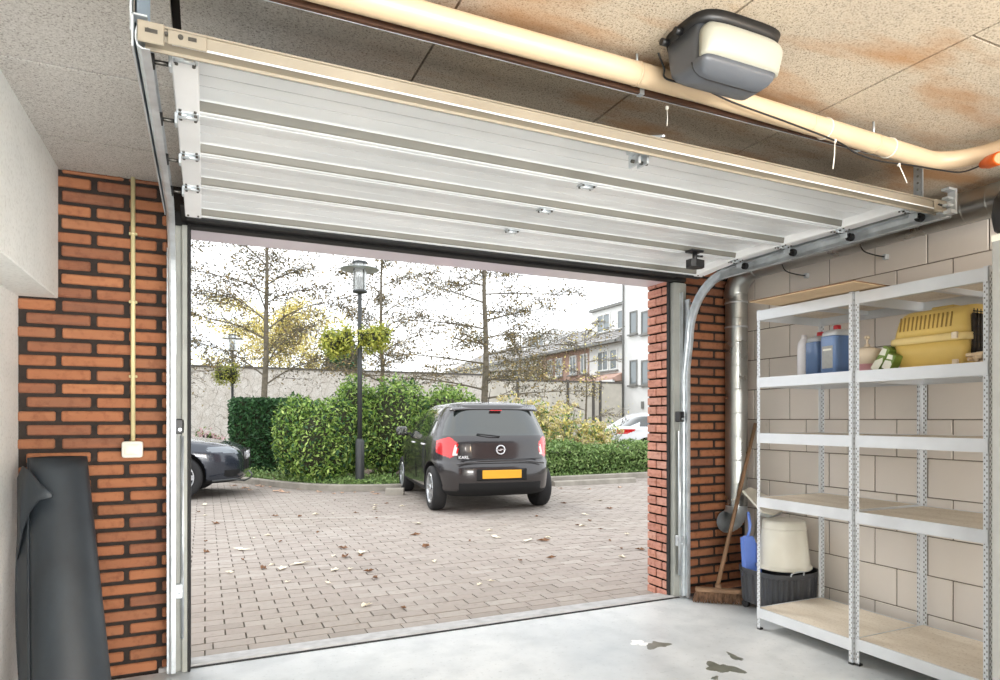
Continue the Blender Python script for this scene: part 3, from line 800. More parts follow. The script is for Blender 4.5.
# ------------------------------------------------------------------ spiral duct (right wall and corner)
duct = empty('ventilation_duct', (3.365, 3.40, 1.3), 0, 'galvanised spiral duct along right wall ceiling and down the corner', 'duct')
Td = Matrix.Translation((-3.365, -3.40, -1.3))
def ribbed(pts, r, mat, pitch, ridge, n=28):
    out = []; rs = []
    for a, b in zip(pts[:-1], pts[1:]):
        a = Vector(a); b = Vector(b); L = (b-a).length; k = max(1, int(round(L/pitch)))
        for i in range(k):
            for f, rr in ((0, r), (.012, r), (.03, r+ridge), (.05, r+ridge), (.068, r), (.08, r), (.5, r), (.99, r)):
                out.append(a+(b-a)*((i+f)/k)); rs.append(rr)
    out.append(Vector(pts[-1])); rs.append(r)
    return out, rs
mb = MB(); p_, r_ = ribbed([(3.365, -3.3, 2.226), (3.365, 3.22, 2.226)], .078, M_duct, .11, .0015); mb.tube(p_, r_, M_duct, 32); child_mb(mb, 'horizontal_duct', duct, Td)
mb = MB(); pe = [(3.365, 3.20, 2.226)]
for k in range(0, 9):
    a = k/8*PI/2; pe.append((3.365, 3.22+.19*math.sin(a), 2.226-.19+.19*math.cos(a)))
mb.tube(pe, .079, M_duct, 32); child_mb(mb, 'elbow', duct, Td)
mb = MB(); p_, r_ = ribbed([(3.365, 3.40, 2.06), (3.365, 3.40, .60)], .074, M_duct, .16, .0015); mb.tube(p_, r_, M_duct, 32)
for zz in (2.0, 1.83): mb.tube([(3.365, 3.40, zz), (3.365, 3.40, zz+.012)], .0785, M_galv, 28)
child_mb(mb, 'vertical_duct', duct, Td)
mb = MB(); pf = []; rf = []
for k in range(0, 25):
    a = k/24*math.radians(100); pf.append((3.365-.105+.105*math.cos(a), 3.40-.0*a, .60-.105*math.sin(a)-.0)); rf.append(.070+(.005 if k % 2 else 0))
pf = [(x, y-.02*(i/24), z) for i, (x, y, z) in enumerate(pf)]
mb.tube(pf, rf, M_galv, 28, cap=False); child_mb(mb, 'flexible_elbow', duct, Td)
# small pipe hook under the duct
for xx, yy, lab in ((3.40, 2.95, 'bent wire hook under the duct close to the door corner'), (3.40, 2.42, 'bent wire hook under duct above left shelf unit')):
    mb = MB(); mb.tube(spline([(3.30, yy, 2.172), (3.33, yy, 2.135), (3.41, yy, 2.122), (3.51, yy, 2.12)], 6), .004, M_black, 8); mb.box(3.50, 3.53, yy-.012, yy+.012, 2.105, 2.135, M_galv, .003)
    tag(mb.build('wall_hook'), lab, 'hook')

# ------------------------------------------------------------------ shelving units
LV = [.12, .752, 1.116, 1.431, 1.812]
def angle_upright(mb, x, y, sx, sy, w=.022, th=.002, h=1.815):
    # L shaped perforated angle; legs along +sx (x) and +sy (y)
    a, b = sorted((x, x+sx*w)); c, d = sorted((y, y+sy*th)); mb.box(a, b, c, d, 0, h, M_rack)
    a2, b2 = sorted((x, x+sx*th)); c2, d2 = sorted((y, y+sy*w)); mb.box(a2, b2, c2, d2, 0, h, M_rack)
    z = .03
    while z < h-.02:
        for q in (.35, .75):
            zz = z+(.0125 if q > .5 else 0)
            # hole marks on the outer faces
            xo = x+sx*w*q; yo = y-sy*.0006
            mb.box(xo-.002, xo+.002, min(yo, yo+sy*.0008), max(yo, yo+sy*.0008), zz-.005, zz+.005, M_hole)
            yo2 = y+sy*w*q; xo2 = x-sx*.0006
            mb.box(min(xo2, xo2+sx*.0008), max(xo2, xo2+sx*.0008), yo2-.002, yo2+.002, zz-.004, zz+.004, M_hole)
            xi = x+sx*(th+.0006); mb.box(min(xi, xi-sx*.0008), max(xi, xi-sx*.0008), yo2-.0028, yo2+.0028, zz-.005, zz+.005, M_hole)
        z += .025
def shelf_unit(x0, x1, y0, y1, label, lv):
    cx_, cy_ = (x0+x1)/2, (y0+y1)/2
    u = empty('shelving_unit', (cx_, cy_, 0), 0, label, 'shelf unit', 'steel shelving units'); T = Matrix.Translation((-cx_, -cy_, 0))
    for x, y, sx, sy in ((x0, y0, 1, 1), (x0, y1, 1, -1), (x1, y0, -1, 1), (x1, y1, -1, -1)):
        mb = MB(); angle_upright(mb, x, y, sx, sy, h=1.822)
        mb.box(min(x, x+sx*.024), max(x, x+sx*.024), min(y, y+sy*.024), max(y, y+sy*.024), 0, .010, M_black)
        child_mb(mb, 'upright', u, T)
    for i, z in enumerate(lv):
        mb = MB(); h = .052; e = .003; ins = .0025
        # folded beam on all four sides
        for (a, b, c, d) in ((x0+ins, x0+ins+e, y0+.036, y1-.036), (x1-ins-e, x1-ins, y0+.036, y1-.036)):
            mb.box(a-.006, b, c-.036+.003, d+.036-.003, z-h, z+.004, M_rack) if a < cx_ else mb.box(a, b+0, c-.03, d+.03, z-h, z+.004, M_rack)
        for (c, d) in ((y0+ins, y0+ins+e), (y1-ins-e, y1-ins)):
            mb.box(x0+.004, x1-.004, c, d, z-h, z+.004, M_rack)
        mb.box(x0+.004, x0+.02, y0+.004, y1-.004, z-h, z-h+.002, M_rack)
        mb.box(x1-.02, x1-.004, y0+.004, y1-.004, z-h, z-h+.002, M_rack)
        for yy in (cy_-.012,): mb.box(x0+.006, x1-.006, yy, yy+.024, z-.03, z-.006, M_rack)
        mb.cyl((x0-.0015, cy_, z-.025), (x0+.003, cy_, z-.025), .0035, M_hole, 8)
        s = child_mb(mb, 'shelf', u, T)
        mb = MB(); mb.box(x0+.008, x1-.008, y0+.008, y1-.008, z-.006, z+.002, M_board, .001); child_mb(mb, 'board', s, T)
    return u
SX0, SX1 = 2.885, 3.495
u1 = shelf_unit(2.872, 3.395, 2.1435, 2.745, 'left galvanised shelf unit holding the blue canisters, nearest the brick wall', LV)
u2 = shelf_unit(SX0, 3.405, 1.550, 2.1425, 'right galvanised shelf unit holding the yellow pet carrier', [.128, .745, 1.116, 1.430, 1.812])
# loose plywood board on top
mb = MB(); Mb_ = Matrix.Translation((2.685, 2.0, 1.8235)) @ Matrix.Rotation(math.radians(3), 4, 'Z')
mb.box(0, .60, 0, .585, .0, .004, M_ply, 0, Mb_); mb.box(.0, .60, .0, .585, .004, .010, M_ply_edge, 0, Mb_)
tag(mb.build('plywood_board'), 'loose thin plywood board lying on top of left shelf unit', 'board')

# ------------------------------------------------------------------ things on the upper shelf
ZS = 1.4335
def at(px, py=None, x=None, y=None, z=None):
    # world point on a given plane seen at pixel px
    u = (px-500)/F_PX; dx = math.sin(YAW)+u*math.cos(YAW); dy = math.cos(YAW)-u*math.sin(YAW)
    if x is not None: t = x/dx
    elif y is not None: t = y/dy
    return Vector((dx*t, dy*t, 0)), t
# white bottle
p, _ = at(804, x=3.10)
b = empty('plastic_bottle', (p.x, p.y, ZS), 0, 'slim white plastic bottle left of the blue canisters', 'bottle')
mb = MB(); mb.lathe([(.028, 0), (.035, .004), (.036, .02), (.036, .175), (.031, .20), (.017, .222), (.013, .227)], M_whitebottle, n=24); mb.build('bottle_body', b)
mb = MB(); mb.lathe([(.014, .224), (.015, .228), (.014, .242), (.011, .244)], M_whitebottle, n=20); mb.build('cap', b)
def canister(px, xx, label, h, w, lab):
    p, _ = at(px, x=xx)
    c = empty('canister', (p.x, p.y, ZS), math.radians(-8), label, 'canister', 'blue fluid canisters')
    mb = MB(); w2 = w/2; d2 = .065
    loft(mb, [(0, -d2*.9, d2*.9, -w2*.92, w2*.92), (.006, -d2, d2, -w2, w2), (h*.8, -d2, d2, -w2, w2), (h*.815, -d2*.99, d2*.99, -w2*.99, w2*.99)], M_bluefluid, 40, 7); mb.build('filled_body', c)
    mb = MB(); loft(mb, [(h*.815, -d2*.99, d2*.99, -w2*.99, w2*.99), (h*.9, -d2*.9, d2*.9, -w2*.9, w2*.9), (h*.95, -d2*.6, d2*.6, -w2*.75, w2*.75), (h*.955, -d2*.3, d2*.3, -w2*.6, w2*.6)], M_clearplastic, 40, 6)
    mb.tube(spline([(0, w2*.7, h*.9), (0, w2*.55, h*1.02), (0, -.0, h*1.03), (0, -w2*.15, h*.93)], 6), .008, M_clearplastic, 10); mb.build('shoulder', c)
    mb = MB(); mb.lathe([(.017, 0), (.018, .002), (.018, .02), (.015, .023)], M_redcap, c=(-.02, -w2*.42, h*.945), n=20); mb.build('red_cap', c)
    if lab:
        mb = MB(); mb.box(-d2-.0015, -d2+.003, -w2*.72, w2*.62, h*.12, h*.6, M_label_grey, .001)
        mb.box(-d2-.002, -d2, -w2*.6, w2*.5, h*.5, h*.54, M_white); mb.build('label', c)
    return c
canister(820.5, 3.11, 'blue fluid canister with red cap, no label, beside the white bottle', .235, .098, False)
canister(837, 3.00, 'blue fluid canister with grey label and red cap', .242, .105, True)
# soap pump
p, _ = at(867, x=3.05)
p = p*1.0
b = empty('soap_dispenser', (p.x, p.y, ZS), .3, 'cream and pink soap dispenser with pump, on the shelf', 'soap dispenser')
mb = MB(); loft(mb, [(0, -.05, .05, -.055, .055), (.004, -.052, .052, -.058, .058), (.035, -.052, .052, -.058, .058)], M_pinksoap, 36, 3); mb.build('liquid', b)
mb = MB(); loft(mb, [(.035, -.052, .052, -.058, .058), (.085, -.05, .05, -.056, .056), (.096, -.048, .048, -.054, .054), (.104, -.03, .03, -.03, .03), (.108, -.012, .012, -.012, .012)], M_cream, 36, 3); mb.build('dispenser_body', b)
mb = MB(); mb.cyl((0, 0, .105), (0, 0, .145), .0055, M_cream, 12); mb.lathe([(.009, .14), (.012, .145), (.012, .152), (.006, .155)], M_cream, n=16); mb.box(-.028, 0, -.004, .004, .142, .150, M_cream, .002); mb.cyl((0, 0, .104), (0, 0, .118), .012, M_cream, 14); mb.build('pump', b)
b.scale = (1.12, 1.12, 1.22)
# green packs leaning against the carrier
def pack(px, xx, ang, w, h, d, label, flip):
    p, _ = at(px, x=xx)
    c = empty('carton', (p.x, p.y, ZS+.002), 0, label, 'carton', 'green printed cartons'); R = Matrix.Rotation(ang, 4, 'X')
    mb = MB(); mb.box(-d/2, d/2, -w/2, w/2, 0, h, M_green, .003, R); mb.build('box_body', c)
    mb = MB(); mb.prism([(-w*.46, h*.02), (w*.46, h*.02), (w*.46, h*(.35 if flip else .5)), (-w*.2, h*.6), (-w*.46, h*.45)], 'x', -d/2-.0012, -d/2+.001, M_white, R)
    mb.prism([(-w*.3, h*.7), (w*.4, h*.62), (w*.44, h*.9), (-w*.1, h*.95)], 'x', -d/2-.0012, -d/2+.001, M_white, R)
    mb.build('print', c)
p0, _ = at(893, x=2.99)
pack(878, 2.98, math.radians(34), .040, .125, .07, 'green and white carton tilted against soap dispenser side', True)
pack(889, 2.965, math.radians(28), .042, .078, .06, 'short green and cream carton leaning on the yellow pet carrier', False)

# yellow pet carrier
pa, _ = at(889, x=2.975); pb_, _ = at(967, x=2.97)
cyc = (pa.y+pb_.y)/2-.0; Lc = (pa.y-pb_.y)
car_c = empty('pet_carrier', (3.12, cyc, ZS+.0), 0, 'mustard yellow plastic pet carrier with wire door on the upper shelf', 'pet carrier')
hl = Lc/2
mb = MB()
loft(mb, [(0, -.125, .125, -hl*.86, hl*.84), (.008, -.13, .13, -hl*.88, hl*.86), (.055, -.137, .137, -hl*.92, hl*.92), (.100, -.143, .143, -hl*.95, hl*.97)], M_yellow, 56, 8); mb.build('lower_shell', car_c)
mb = MB()
loft(mb, [(.096, -.152, .152, -hl*.97, hl*1.02), (.102, -.155, .155, -hl*.985, hl*1.04), (.118, -.155, .155, -hl*.985, hl*1.04), (.124, -.148, .148, -hl*.97, hl*1.0)], M_yellow_pale, 56, 8); mb.build('rim', car_c)
mb = MB()
up = [(.122, -.143, .143, -hl*.95, hl*.96), (.15, -.14, .14, -hl*.94, hl*.93), (.19, -.13, .13, -hl*.92, hl*.88), (.215, -.112, .112, -hl*.90, hl*.82), (.228, -.085, .085, -hl*.88, hl*.76), (.234, -.05, .05, -hl*.86, hl*.72)]
loft(mb, up, M_yellow, 56, 8)
mb.box(-.03, .03, -.05, .05, .232, .246, M_yellow, .005); mb.build('upper_shell', car_c)
mb = MB()
for k in range(13):
    yy = hl*.72-k*hl*1.30/12
    for zz0, zz1, xo in ((.15, .180, -.141),):
        mb.prism([(xo-.0012, zz0), (xo+.011, zz1+.026), (xo+.015, zz1+.026), (xo+.006, zz0)], 'y', yy-.0028, yy+.0028, M_slot)
mb.build('air_slots', car_c)
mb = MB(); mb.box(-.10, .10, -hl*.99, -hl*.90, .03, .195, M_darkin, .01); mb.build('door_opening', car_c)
mb = MB()
for k in range(9): xx = -.10+.2*k/8; mb.cyl((xx, -hl*1.0, .02), (xx, -hl*1.0, .21), .002, M_black, 6)
for k in range(7): zz = .03+.17*k/6; mb.cyl((-.105, -hl*1.0, zz), (.105, -hl*1.0, zz), .002, M_black, 6)
mb.build('wire_door', car_c)
mb = MB(); mb.box(-.162, -.145, -hl*.80, -hl*.66, .10, .125, M_cream, .003); mb.build('latch', car_c); mb = MB(); mb.box(-.150, -.136, -hl*.78, -hl*.64, .004, .024, M_cream, .003); mb.build('latch', car_c)
car_c.scale = (1, 1, 1.17)
# crumpled cloth at right end
pc, _ = at(977, x=2.95)
mb = MB()
for k in range(7):
    a = rnd.uniform(0, PI); q = [(pc.x+rnd.uniform(-.02, .05), pc.y-.0+rnd.uniform(-.045, .045), ZS+.008+.006*k) for _ in range(3)]
    mb.tube(spline(q, 6), .0085, M_cloth, 8)
tag(mb.build('crumpled_cloth'), 'crumpled beige cloth strip at the front of the pet carrier', 'cloth')

# ------------------------------------------------------------------ tub, bucket, dustpan, ladder, broom in the corner
tub = empty('storage_tub', (3.285, 2.965, 0), 0, 'anthracite ribbed plastic tub on castors beside left shelf unit', 'tub')
mb = MB(); w_, d_ = .203, .200
rows = []
n = 120
vs_ = []; zs = [(.052, .93), (.058, .95), (.235, 1.0), (.238, 1.03), (.262, 1.035), (.266, 1.03), (.264, .985), (.09, .90), (.085, .85)]
for i, (z, s) in enumerate(zs):
    for k in range(n):
        th = 2*PI*k/n; c_, s_ = math.cos(th), math.sin(th); e = 2/3.0
        rib = .006*(1 if (k//2) % 2 else 0) if i in (1, 2) else 0
        vs_.append(((w_*s-rib)*math.copysign(abs(c_)**e, c_), (d_*s-rib)*math.copysign(abs(s_)**e, s_), z))
fs = [[k for k in range(n)][::-1], [(len(zs)-1)*n+k for k in range(n)]]
for i in range(len(zs)-1):
    for k in range(n): fs.append((i*n+k, i*n+(k+1) % n, (i+1)*n+(k+1) % n, (i+1)*n+k))
mb.add(vs_, fs, M_tub); mb.build('tub_body', tub)
for sx in (-1, 1):
    for sy in (-1, 1):
        mb = MB(); mb.cyl((sx*.14-.012, sy*.13, .024), (sx*.14+.012, sy*.13, .024), .024, M_black, 18); mb.box(sx*.14-.016, sx*.14+.016, sy*.13-.01, sy*.13+.01, .03, .056, M_black, .002)
        mb.build('castor', tub)
mb = MB(); mb.tube(spline([(-.12, -.200, .262), (-.11, -.206, .282), (-.03, -.210, .286), (-.02, -.204, .262)], 8), .0045, M_galv, 8); mb.build('wire_handle', tub)
# bucket upside down, resting inside the tub rim
bk = empty('plastic_bucket', (3.315, 2.950, .267), 0, 'milky white bucket standing upside down on the tub', 'bucket')
mb = MB(); mb.lathe([(.166, .0), (.171, .004), (.171, .014), (.162, .018), (.159, .03), (.134, .282), (.129, .296), (.119, .30), (.05, .298)], M_bucket, n=56, sy=.92); mb.build('bucket_body', bk)
mb = MB(); mb.lathe([(.139, .246), (.141, .249), (.138, .252)], M_bucket, n=56, sy=.92); mb.build('rib', bk)
# blue dustpan
dp = empty('dustpan', (3.15, 3.075, .205), 0, 'blue dustpan standing on end in the tub, handle up', 'dustpan')
R = Matrix.Rotation(math.radians(-12), 4, 'Z') @ Matrix.Rotation(math.radians(-6), 4, 'X')
mb = MB()
mb.prism([(-.045, .0), (.06, .0), (.062, .20), (.045, .245), (-.02, .25), (-.045, .22)], 'y', -.003, .002, M_blue, R)
mb.prism([(-.005, .0), (.03, .0), (.02, .03), (-.002, .03)], 'y', -.003, .002, M_blue, R)
mb.prism([(-.003, .0), (-.045, .0), (-.040, .25), (-.003, .24)], 'x', -.048, -.044, M_blue, R)
mb.prism([(-.003, .0), (-.045, .0), (-.040, .20), (-.003, .2)], 'x', .060, .064, M_blue, R)
mb.build('pan', dp)
mb = MB(); mb.tube([R @ Vector((.005, 0, .24)), R @ Vector((.02, -.005, .28)), R @ Vector((.025, -.005, .32)), R @ Vector((.022, .0, .40))], [.011, .008, .011, .009], M_blue, 12); mb.build('pan_handle', dp)

# aluminium stepladder folded, leaning in the corner
lad = empty('step_ladder', (0, 0, 0), 0, 'folded aluminium stepladder with pale platform leaning behind the tub', 'stepladder')
A1, _ = at(730, y=3.36); A2, _ = at(747, y=3.42); B1, _ = at(757, y=3.22); 
mb = MB()
mb.tube([(A1.x, 3.24, .006), (A2.x+.01, 3.30, .62)], .012, M_alu, 8); mb.build('ladder_rail', lad)
mb = MB(); mb.tube([(A1.x+.30, 3.20, .006), (A2.x+.24, 3.27, .62)], .012, M_alu, 8); mb.build('ladder_rail', lad)
for q in (.22, .45, .68):
    mb = MB(); xa = A1.x+(A2.x+.01-A1.x)*q; xb = A1.x+.30+(A2.x+.24-A1.x-.30)*q; y_ = 3.24+.06*q
    mb.box(xa, xb, y_-.03, y_+.012, .62*q-.008, .62*q+.008, M_alu, .002); mb.build('step', lad)
mb = MB(); Rl = Matrix.Translation((3.31, 3.14, .665)) @ Matrix.Rotation(math.radians(20), 4, 'Z') @ Matrix.Rotation(math.radians(38), 4, 'X')
mb.prism([(-.13, -.09), (-.03, -.13), (.15, -.12), (.16, .02), (.06, .12), (-.08, .10)], 'z', -.006, .006, M_bucket, Rl)
mb.prism([(-.13, -.09), (-.03, -.13), (.15, -.12), (.15, -.105), (-.02, -.11), (-.12, -.075)], 'z', -.03, -.006, M_galv, Rl); mb.build('platform', lad)

# broom
br = empty('broom', (0, 0, 0), 0, 'wooden broom with brown bristles leaning in the right corner', 'broom')
hb1, _ = at(717, y=3.27); tp, _ = at(751, y=3.40)
mb = MB(); mb.tube([(hb1.x, 3.27, .085), (tp.x-.02, 3.34, 1.17)], [.014, .012], M_handlewood, 14); mb.build('broom_handle', br)
Rb = Matrix.Translation((hb1.x, 3.25, .062)) @ Matrix.Rotation(math.radians(-38), 4, 'Z')
mb = MB(); mb.box(-.15, .15, -.028, .028, -.002, .028, M_handlewood, .008, Rb); mb.cyl((hb1.x, 3.25, .08), (hb1.x, 3.262, .11), .02, M_handlewood, 14); mb.build('broom_head', br)
mb = MB()
for i in range(40):
    for j in range(8):
        x_ = -.145+.29*i/39; y_ = -.024+.048*j/7
        p0_ = Rb @ Vector((x_, y_, 0)); p1_ = Rb @ Vector((x_*1.13+rnd.uniform(-.004, .004), y_*1.9-.008+rnd.uniform(-.006, .006), -.058))
        mb.tube([p0_, p1_], [.0035, .0028], M_bristle, 4, cap=False, smooth=False)
mb.build('bristles', br)

# ------------------------------------------------------------------ left corner: rolled membrane, conduit + junction box
roll = empty('rubber_roll', (-.47, 2.93, 0), 0, 'upright dark rubber sheet roll leaning in left corner against brick', 'roll')
mb = MB()
b0 = Vector((-.452, 2.905, .0)); b1 = Vector((-.578, 3.335, 1.035))
def roll_mesh(mb, r0, r1, turns, th0, n=90, flap=0):
    vs_ = []; ring = []
    for f in np.linspace(0, 1, 20):
        c = b0.lerp(b1, f); rr = r0+(r1-r0)*f
        for k in range(n+1):
            a = th0-k/n*turns*2*PI; q = rr*(1-.10*k/n)
            vs_.append((c.x+q*math.cos(a), c.y+q*math.sin(a)*.95, c.z))
    fs = []
    for i in range(19):
        for k in range(n): fs.append((i*(n+1)+k, i*(n+1)+k+1, (i+1)*(n+1)+k+1, (i+1)*(n+1)+k))
    mb.add(vs_, fs, M_rollmat, True)
roll_mesh(mb, .135, .103, 2.2, math.radians(200))
mb.v = [(x+.47, y-2.93, z) for x, y, z in mb.v]
o = mb.build('rolled_sheet', roll, fixn=False); so = o.modifiers.new('thick', 'SOLIDIFY'); so.thickness = .006
mb = MB(); vs_ = []; nn = 12
for f in np.linspace(0, 1, 24):
    c = b0.lerp(b1, f*.93); rr = .135-.03*f
    w = .07+.055*math.sin(f*PI)*(1 if f < .9 else .8)
    if f > .88: w *= 1-(f-.88)*3.0
    for k in range(nn+1):
        q = k/nn
        a = math.radians(200); x = c.x+rr*math.cos(a)-q*w*.55-.012*math.sin(q*PI); y = c.y+rr*math.sin(a)+.09*q*w/.1+.03*math.sin(q*PI)
        x = max(x, -.748); y = min(y, 3.47)
        vs_.append((x+.47, y-2.93, c.z))
fs = [(i*(nn+1)+k, i*(nn+1)+k+1, (i+1)*(nn+1)+k+1, (i+1)*(nn+1)+k) for i in range(23) for k in range(nn)]
mb.add(vs_, fs, M_rollmat, True); o = mb.build('loose_flap', roll, fixn=False); so = o.modifiers.new('thick', 'SOLIDIFY'); so.thickness = .006

mb = MB(); vs_ = []
for i_, (qa, qb) in enumerate((((17, 478, 3.30), (17, 560, 3.22)), ((22, 466, 3.26), (22, 530, 3.18)), ((30, 472, 3.19), (29, 512, 3.13)), ((40, 484, 3.12), (38, 500, 3.08)), ((52, 493, 3.06), (51, 497, 3.05)))):
    for q in (qa, qb): p_ = Pp(*q); vs_.append((max(p_.x, -.745)+.47, p_.y-2.93, p_.z))
mb.add(vs_, [(2*i_, 2*i_+1, 2*i_+3, 2*i_+2) for i_ in range(4)], M_rollmat, True)
o = mb.build('curled_corner', roll, fixn=False); so = o.modifiers.new('thick', 'SOLIDIFY'); so.thickness = .005
pc_, _ = at(133, y=3.47)
cd = empty('cable_conduit', (pc_.x, 3.472, 1.05), 0, 'cream conduit pipe running down left brick wall to its box', 'conduit')
mb = MB(); mb.cyl((0, 0, .03), (0, 0, ZC-1.05), .0095, M_conduit, 16); mb.build('pipe', cd)
for zz in (.35, .70, 1.02):
    mb = MB(); mb.box(-.017, .017, -.002, .014, zz-.006, zz+.006, M_conduit, .002); mb.tube([(0, 0, zz-.006), (0, 0, zz+.006)], .0125, M_conduit, 14); mb.build('clip', cd)
jb = empty('junction_box', (pc_.x, 3.46, 1.058), 0, 'square ivory junction box on left brick wall at conduit bottom', 'junction box')
mb = MB(); loft(mb, [(-.006, -.041, .041, -.036, .036), (.0, -.043, .043, -.038, .038), (.025, -.043, .043, -.038, .038), (.030, -.038, .038, -.033, .033)], M_socket, 40, 8, M=Matrix.Rotation(PI/2, 4, 'X') ); mb.build('box_body', jb)
mb = MB(); loft(mb, [(.029, -.032, .032, -.026, .026), (.033, -.030, .030, -.024, .024)], M_socket, 40, 6, M=Matrix.Rotation(PI/2, 4, 'X')); mb.build('cover', jb)

# ------------------------------------------------------------------ grey cabinet with a black bag at the right frame edge
pcb, tcab = at(991, x=2.56)
cb = empty('steel_cabinet', (2.56, pcb.y-.002, 0), 0, 'grey framed steel cabinet with dark side panel, standing right of the shelves', 'cabinet')
ztop = CAM_H+(419-236)*tcab/F_PX
dpt = .46
mb = MB(); mb.box(0, .030, -.052, 0, 0, ztop, M_greycab, .003); mb.box(0, .030, -dpt, -dpt+.05, 0, ztop, M_greycab, .003); mb.build('frame_post', cb)
mb = MB(); mb.box(.004, .026, -dpt+.05, -.052, ztop-.035, ztop, M_greycab, .002); mb.build('frame_rail', cb); mb = MB(); mb.box(.004, .026, -dpt+.05, -.052, 0, .05, M_greycab, .002); mb.build('frame_rail', cb)
mb = MB(); mb.box(.012, .020, -dpt+.05, -.052, .05, ztop-.035, M_darkin); mb.build('side_panel', cb)
mb = MB(); mb.box(.030, .55, -.030, -.01, 0, ztop, M_greycab, .003); mb.box(.030, .55, -dpt, -.03, ztop-.02, ztop, M_greycab, .003); mb.box(.030, .55, -dpt, -.03, 0.02, .05, M_greycab, .003); mb.build('cabinet_body', cb)
mb = MB(); mb.box(.034, .52, -dpt-.018, -dpt, .05, ztop-.03, M_greycab, .004); d_ = mb.build('door', cb)
mb = MB(); mb.cyl((.48, -dpt-.035, .85), (.48, -dpt-.035, 1.0), .007, M_galv, 10); mb.build('handle', d_)
mb = MB(); mb.box(-.003, .034, -.045, .003, ztop-.022, ztop+.003, M_socket, .003); mb.build('corner_cap', cb)
bag = MB(); loft(bag, [(ztop+.004, .01, .42, -.34, -.0), (ztop+.02, -.014, .45, -.37, .012), (ztop+.07, -.022, .46, -.38, .018), (ztop+.13, -.016, .45, -.37, .012), (ztop+.165, .0, .43, -.35, -.005), (ztop+.185, .04, .38, -.30, -.05)], M_black, 60, 7)
bag.v = [(x+2.56, y+pcb.y, z) for x, y, z in bag.v]
tag(bag.build('black_bag'), 'rounded black bag lying on top of the grey cabinet', 'bag')

# damp patches on the floor
def blob(cx_, cy_, rx, ry, seed, mat, name, label, z=.0012):
    r = random.Random(seed); n = 44; ph = [r.uniform(0, 6.28) for _ in range(5)]
    pts = []
    for k in range(n):
        a = 2*PI*k/n; q = 1+.28*math.sin(2*a+ph[0])+.22*math.sin(3*a+ph[1])+.16*math.sin(5*a+ph[2])+.1*math.sin(8*a+ph[3])
        pts.append((cx_+rx*q*math.cos(a), cy_+ry*q*math.sin(a)))
    mb = MB(); mb.prism(pts, 'z', .0, z, mat); return tag(mb.build(name), label, 'stain')
def fl(px, py):
    t = CAM_H*F_PX/(py-419); u = (px-500)/F_PX; return ((math.sin(YAW)+u*math.cos(YAW))*t, (math.cos(YAW)-u*math.sin(YAW))*t)
x_, y_ = fl(657, 645); blob(x_, y_, .055, .05, 3, M_puddle, 'damp_stain', 'dark wet stain on the floor beside a white spot')
x_, y_ = fl(640, 643); blob(x_, y_, .05, .04, 5, M_paint_spot, 'white_spot', 'white paint spot on floor touching the damp stain', .0009)
x_, y_ = fl(722, 668); blob(x_, y_, .06, .075, 11, M_puddle, 'damp_stain', 'large dark wet stain on floor nearest the shelf units')
x_, y_ = fl(735, 657); blob(x_, y_, .018, .06, 14, M_puddle, 'damp_stain', 'narrow dark wet streak beside the large floor stain')
x_, y_ = fl(715, 678); blob(x_, y_, .022, .014, 15, M_puddle, 'damp_stain', 'tiny dark wet drop just in front of the large stain')

# fittings of the assumed and added ceiling lamps (outside the picture)
def globe(loc, label):
    e = empty('added_ceiling_lamp', loc, 0, label, 'lamp', 'assumed and added ceiling lamps')
    mb = MB(); mb.lathe([(.09, .10), (.10, .11), (.10, ZC-loc[2]), (.08, ZC-loc[2])], M_cream, n=32); mb.build('lamp_base', e)
    mb = MB()
    for k in range(10):
        a = 2*PI*k/10; mb.tube([(.095*math.cos(a), 0.095*math.sin(a), .105), (.11*math.cos(a), .11*math.sin(a), .03), (.07*math.cos(a), .07*math.sin(a), -.10), (0, 0, -.115)], .002, M_galv, 6)
    mb.build('wire_guard', e)
globe(ASSUMED_LAMP_WARM, 'assumed round warm ceiling lamp behind the viewer at right')
globe(ADDED_LAMP_COOL, 'added round cool ceiling lamp behind the viewer at left')
# ------------------------------------------------------------------ outdoors: ground, paving, kerb
GZ = -.012
mb = MB(); mb.box(-30, 45, 3.61, 70, -.3, GZ-.012, M_joint); struct(mb.build('ground'), 'mossy sand joints of the brick paved yard')
mb = MB()
def pave(x0, x1, y0, y1, rot, mb):
    y = y0; r = 0
    while y < y1:
        x = math.floor(x0/.21)*.21+(.105 if r % 2 else 0)
        xm = min(x1, .80*y+2.2)
        while x < xm:
            dz = rnd.uniform(-.002, .002)
            mb.box(x+.0045, x+.2055, y+.0022, y+.1028, GZ-.014, GZ+dz, M_paver)
            x += .21
        y += .105; r += 1
yy = 3.617
for x in np.arange(-1.05, 5.2, .21):
    mb.box(x+.003, x+.206, yy, yy+.1, GZ-.014, GZ-.001, M_paver)
    mb.box(x+.04+.003, x+.04+.206, yy+.105, yy+.205, GZ-.014, GZ, M_paver)
pave(-2.2, 12, 3.83, 14.3, 0, mb)
struct(mb.build('floor_paving'), 'grey brown brick paving of the parking yard')
# thin white line on the paving
a = fl(175, 521); b = fl(398, 515)
mb = MB(); A_, B_ = Vector((*a, 0)), Vector((*b, 0)); n_ = (B_-A_).normalized().cross(Vector((0, 0, 1)))*.009
mb.add([A_-n_+Vector((0, 0, GZ+.0025)), B_-n_+Vector((0, 0, GZ+.0025)), B_+n_+Vector((0, 0, GZ+.0025)), A_+n_+Vector((0, 0, GZ+.0025)),
        A_-n_+Vector((0, 0, GZ-.005)), B_-n_+Vector((0, 0, GZ-.005)), B_+n_+Vector((0, 0, GZ-.005)), A_+n_+Vector((0, 0, GZ-.005))],
       [(0, 1, 2, 3), (4, 7, 6, 5), (0, 4, 5, 1), (1, 5, 6, 2), (2, 6, 7, 3), (3, 7, 4, 0)], M_line)
tag(mb.build('painted_line'), 'faded thin white line across the brick paving', 'line marking')
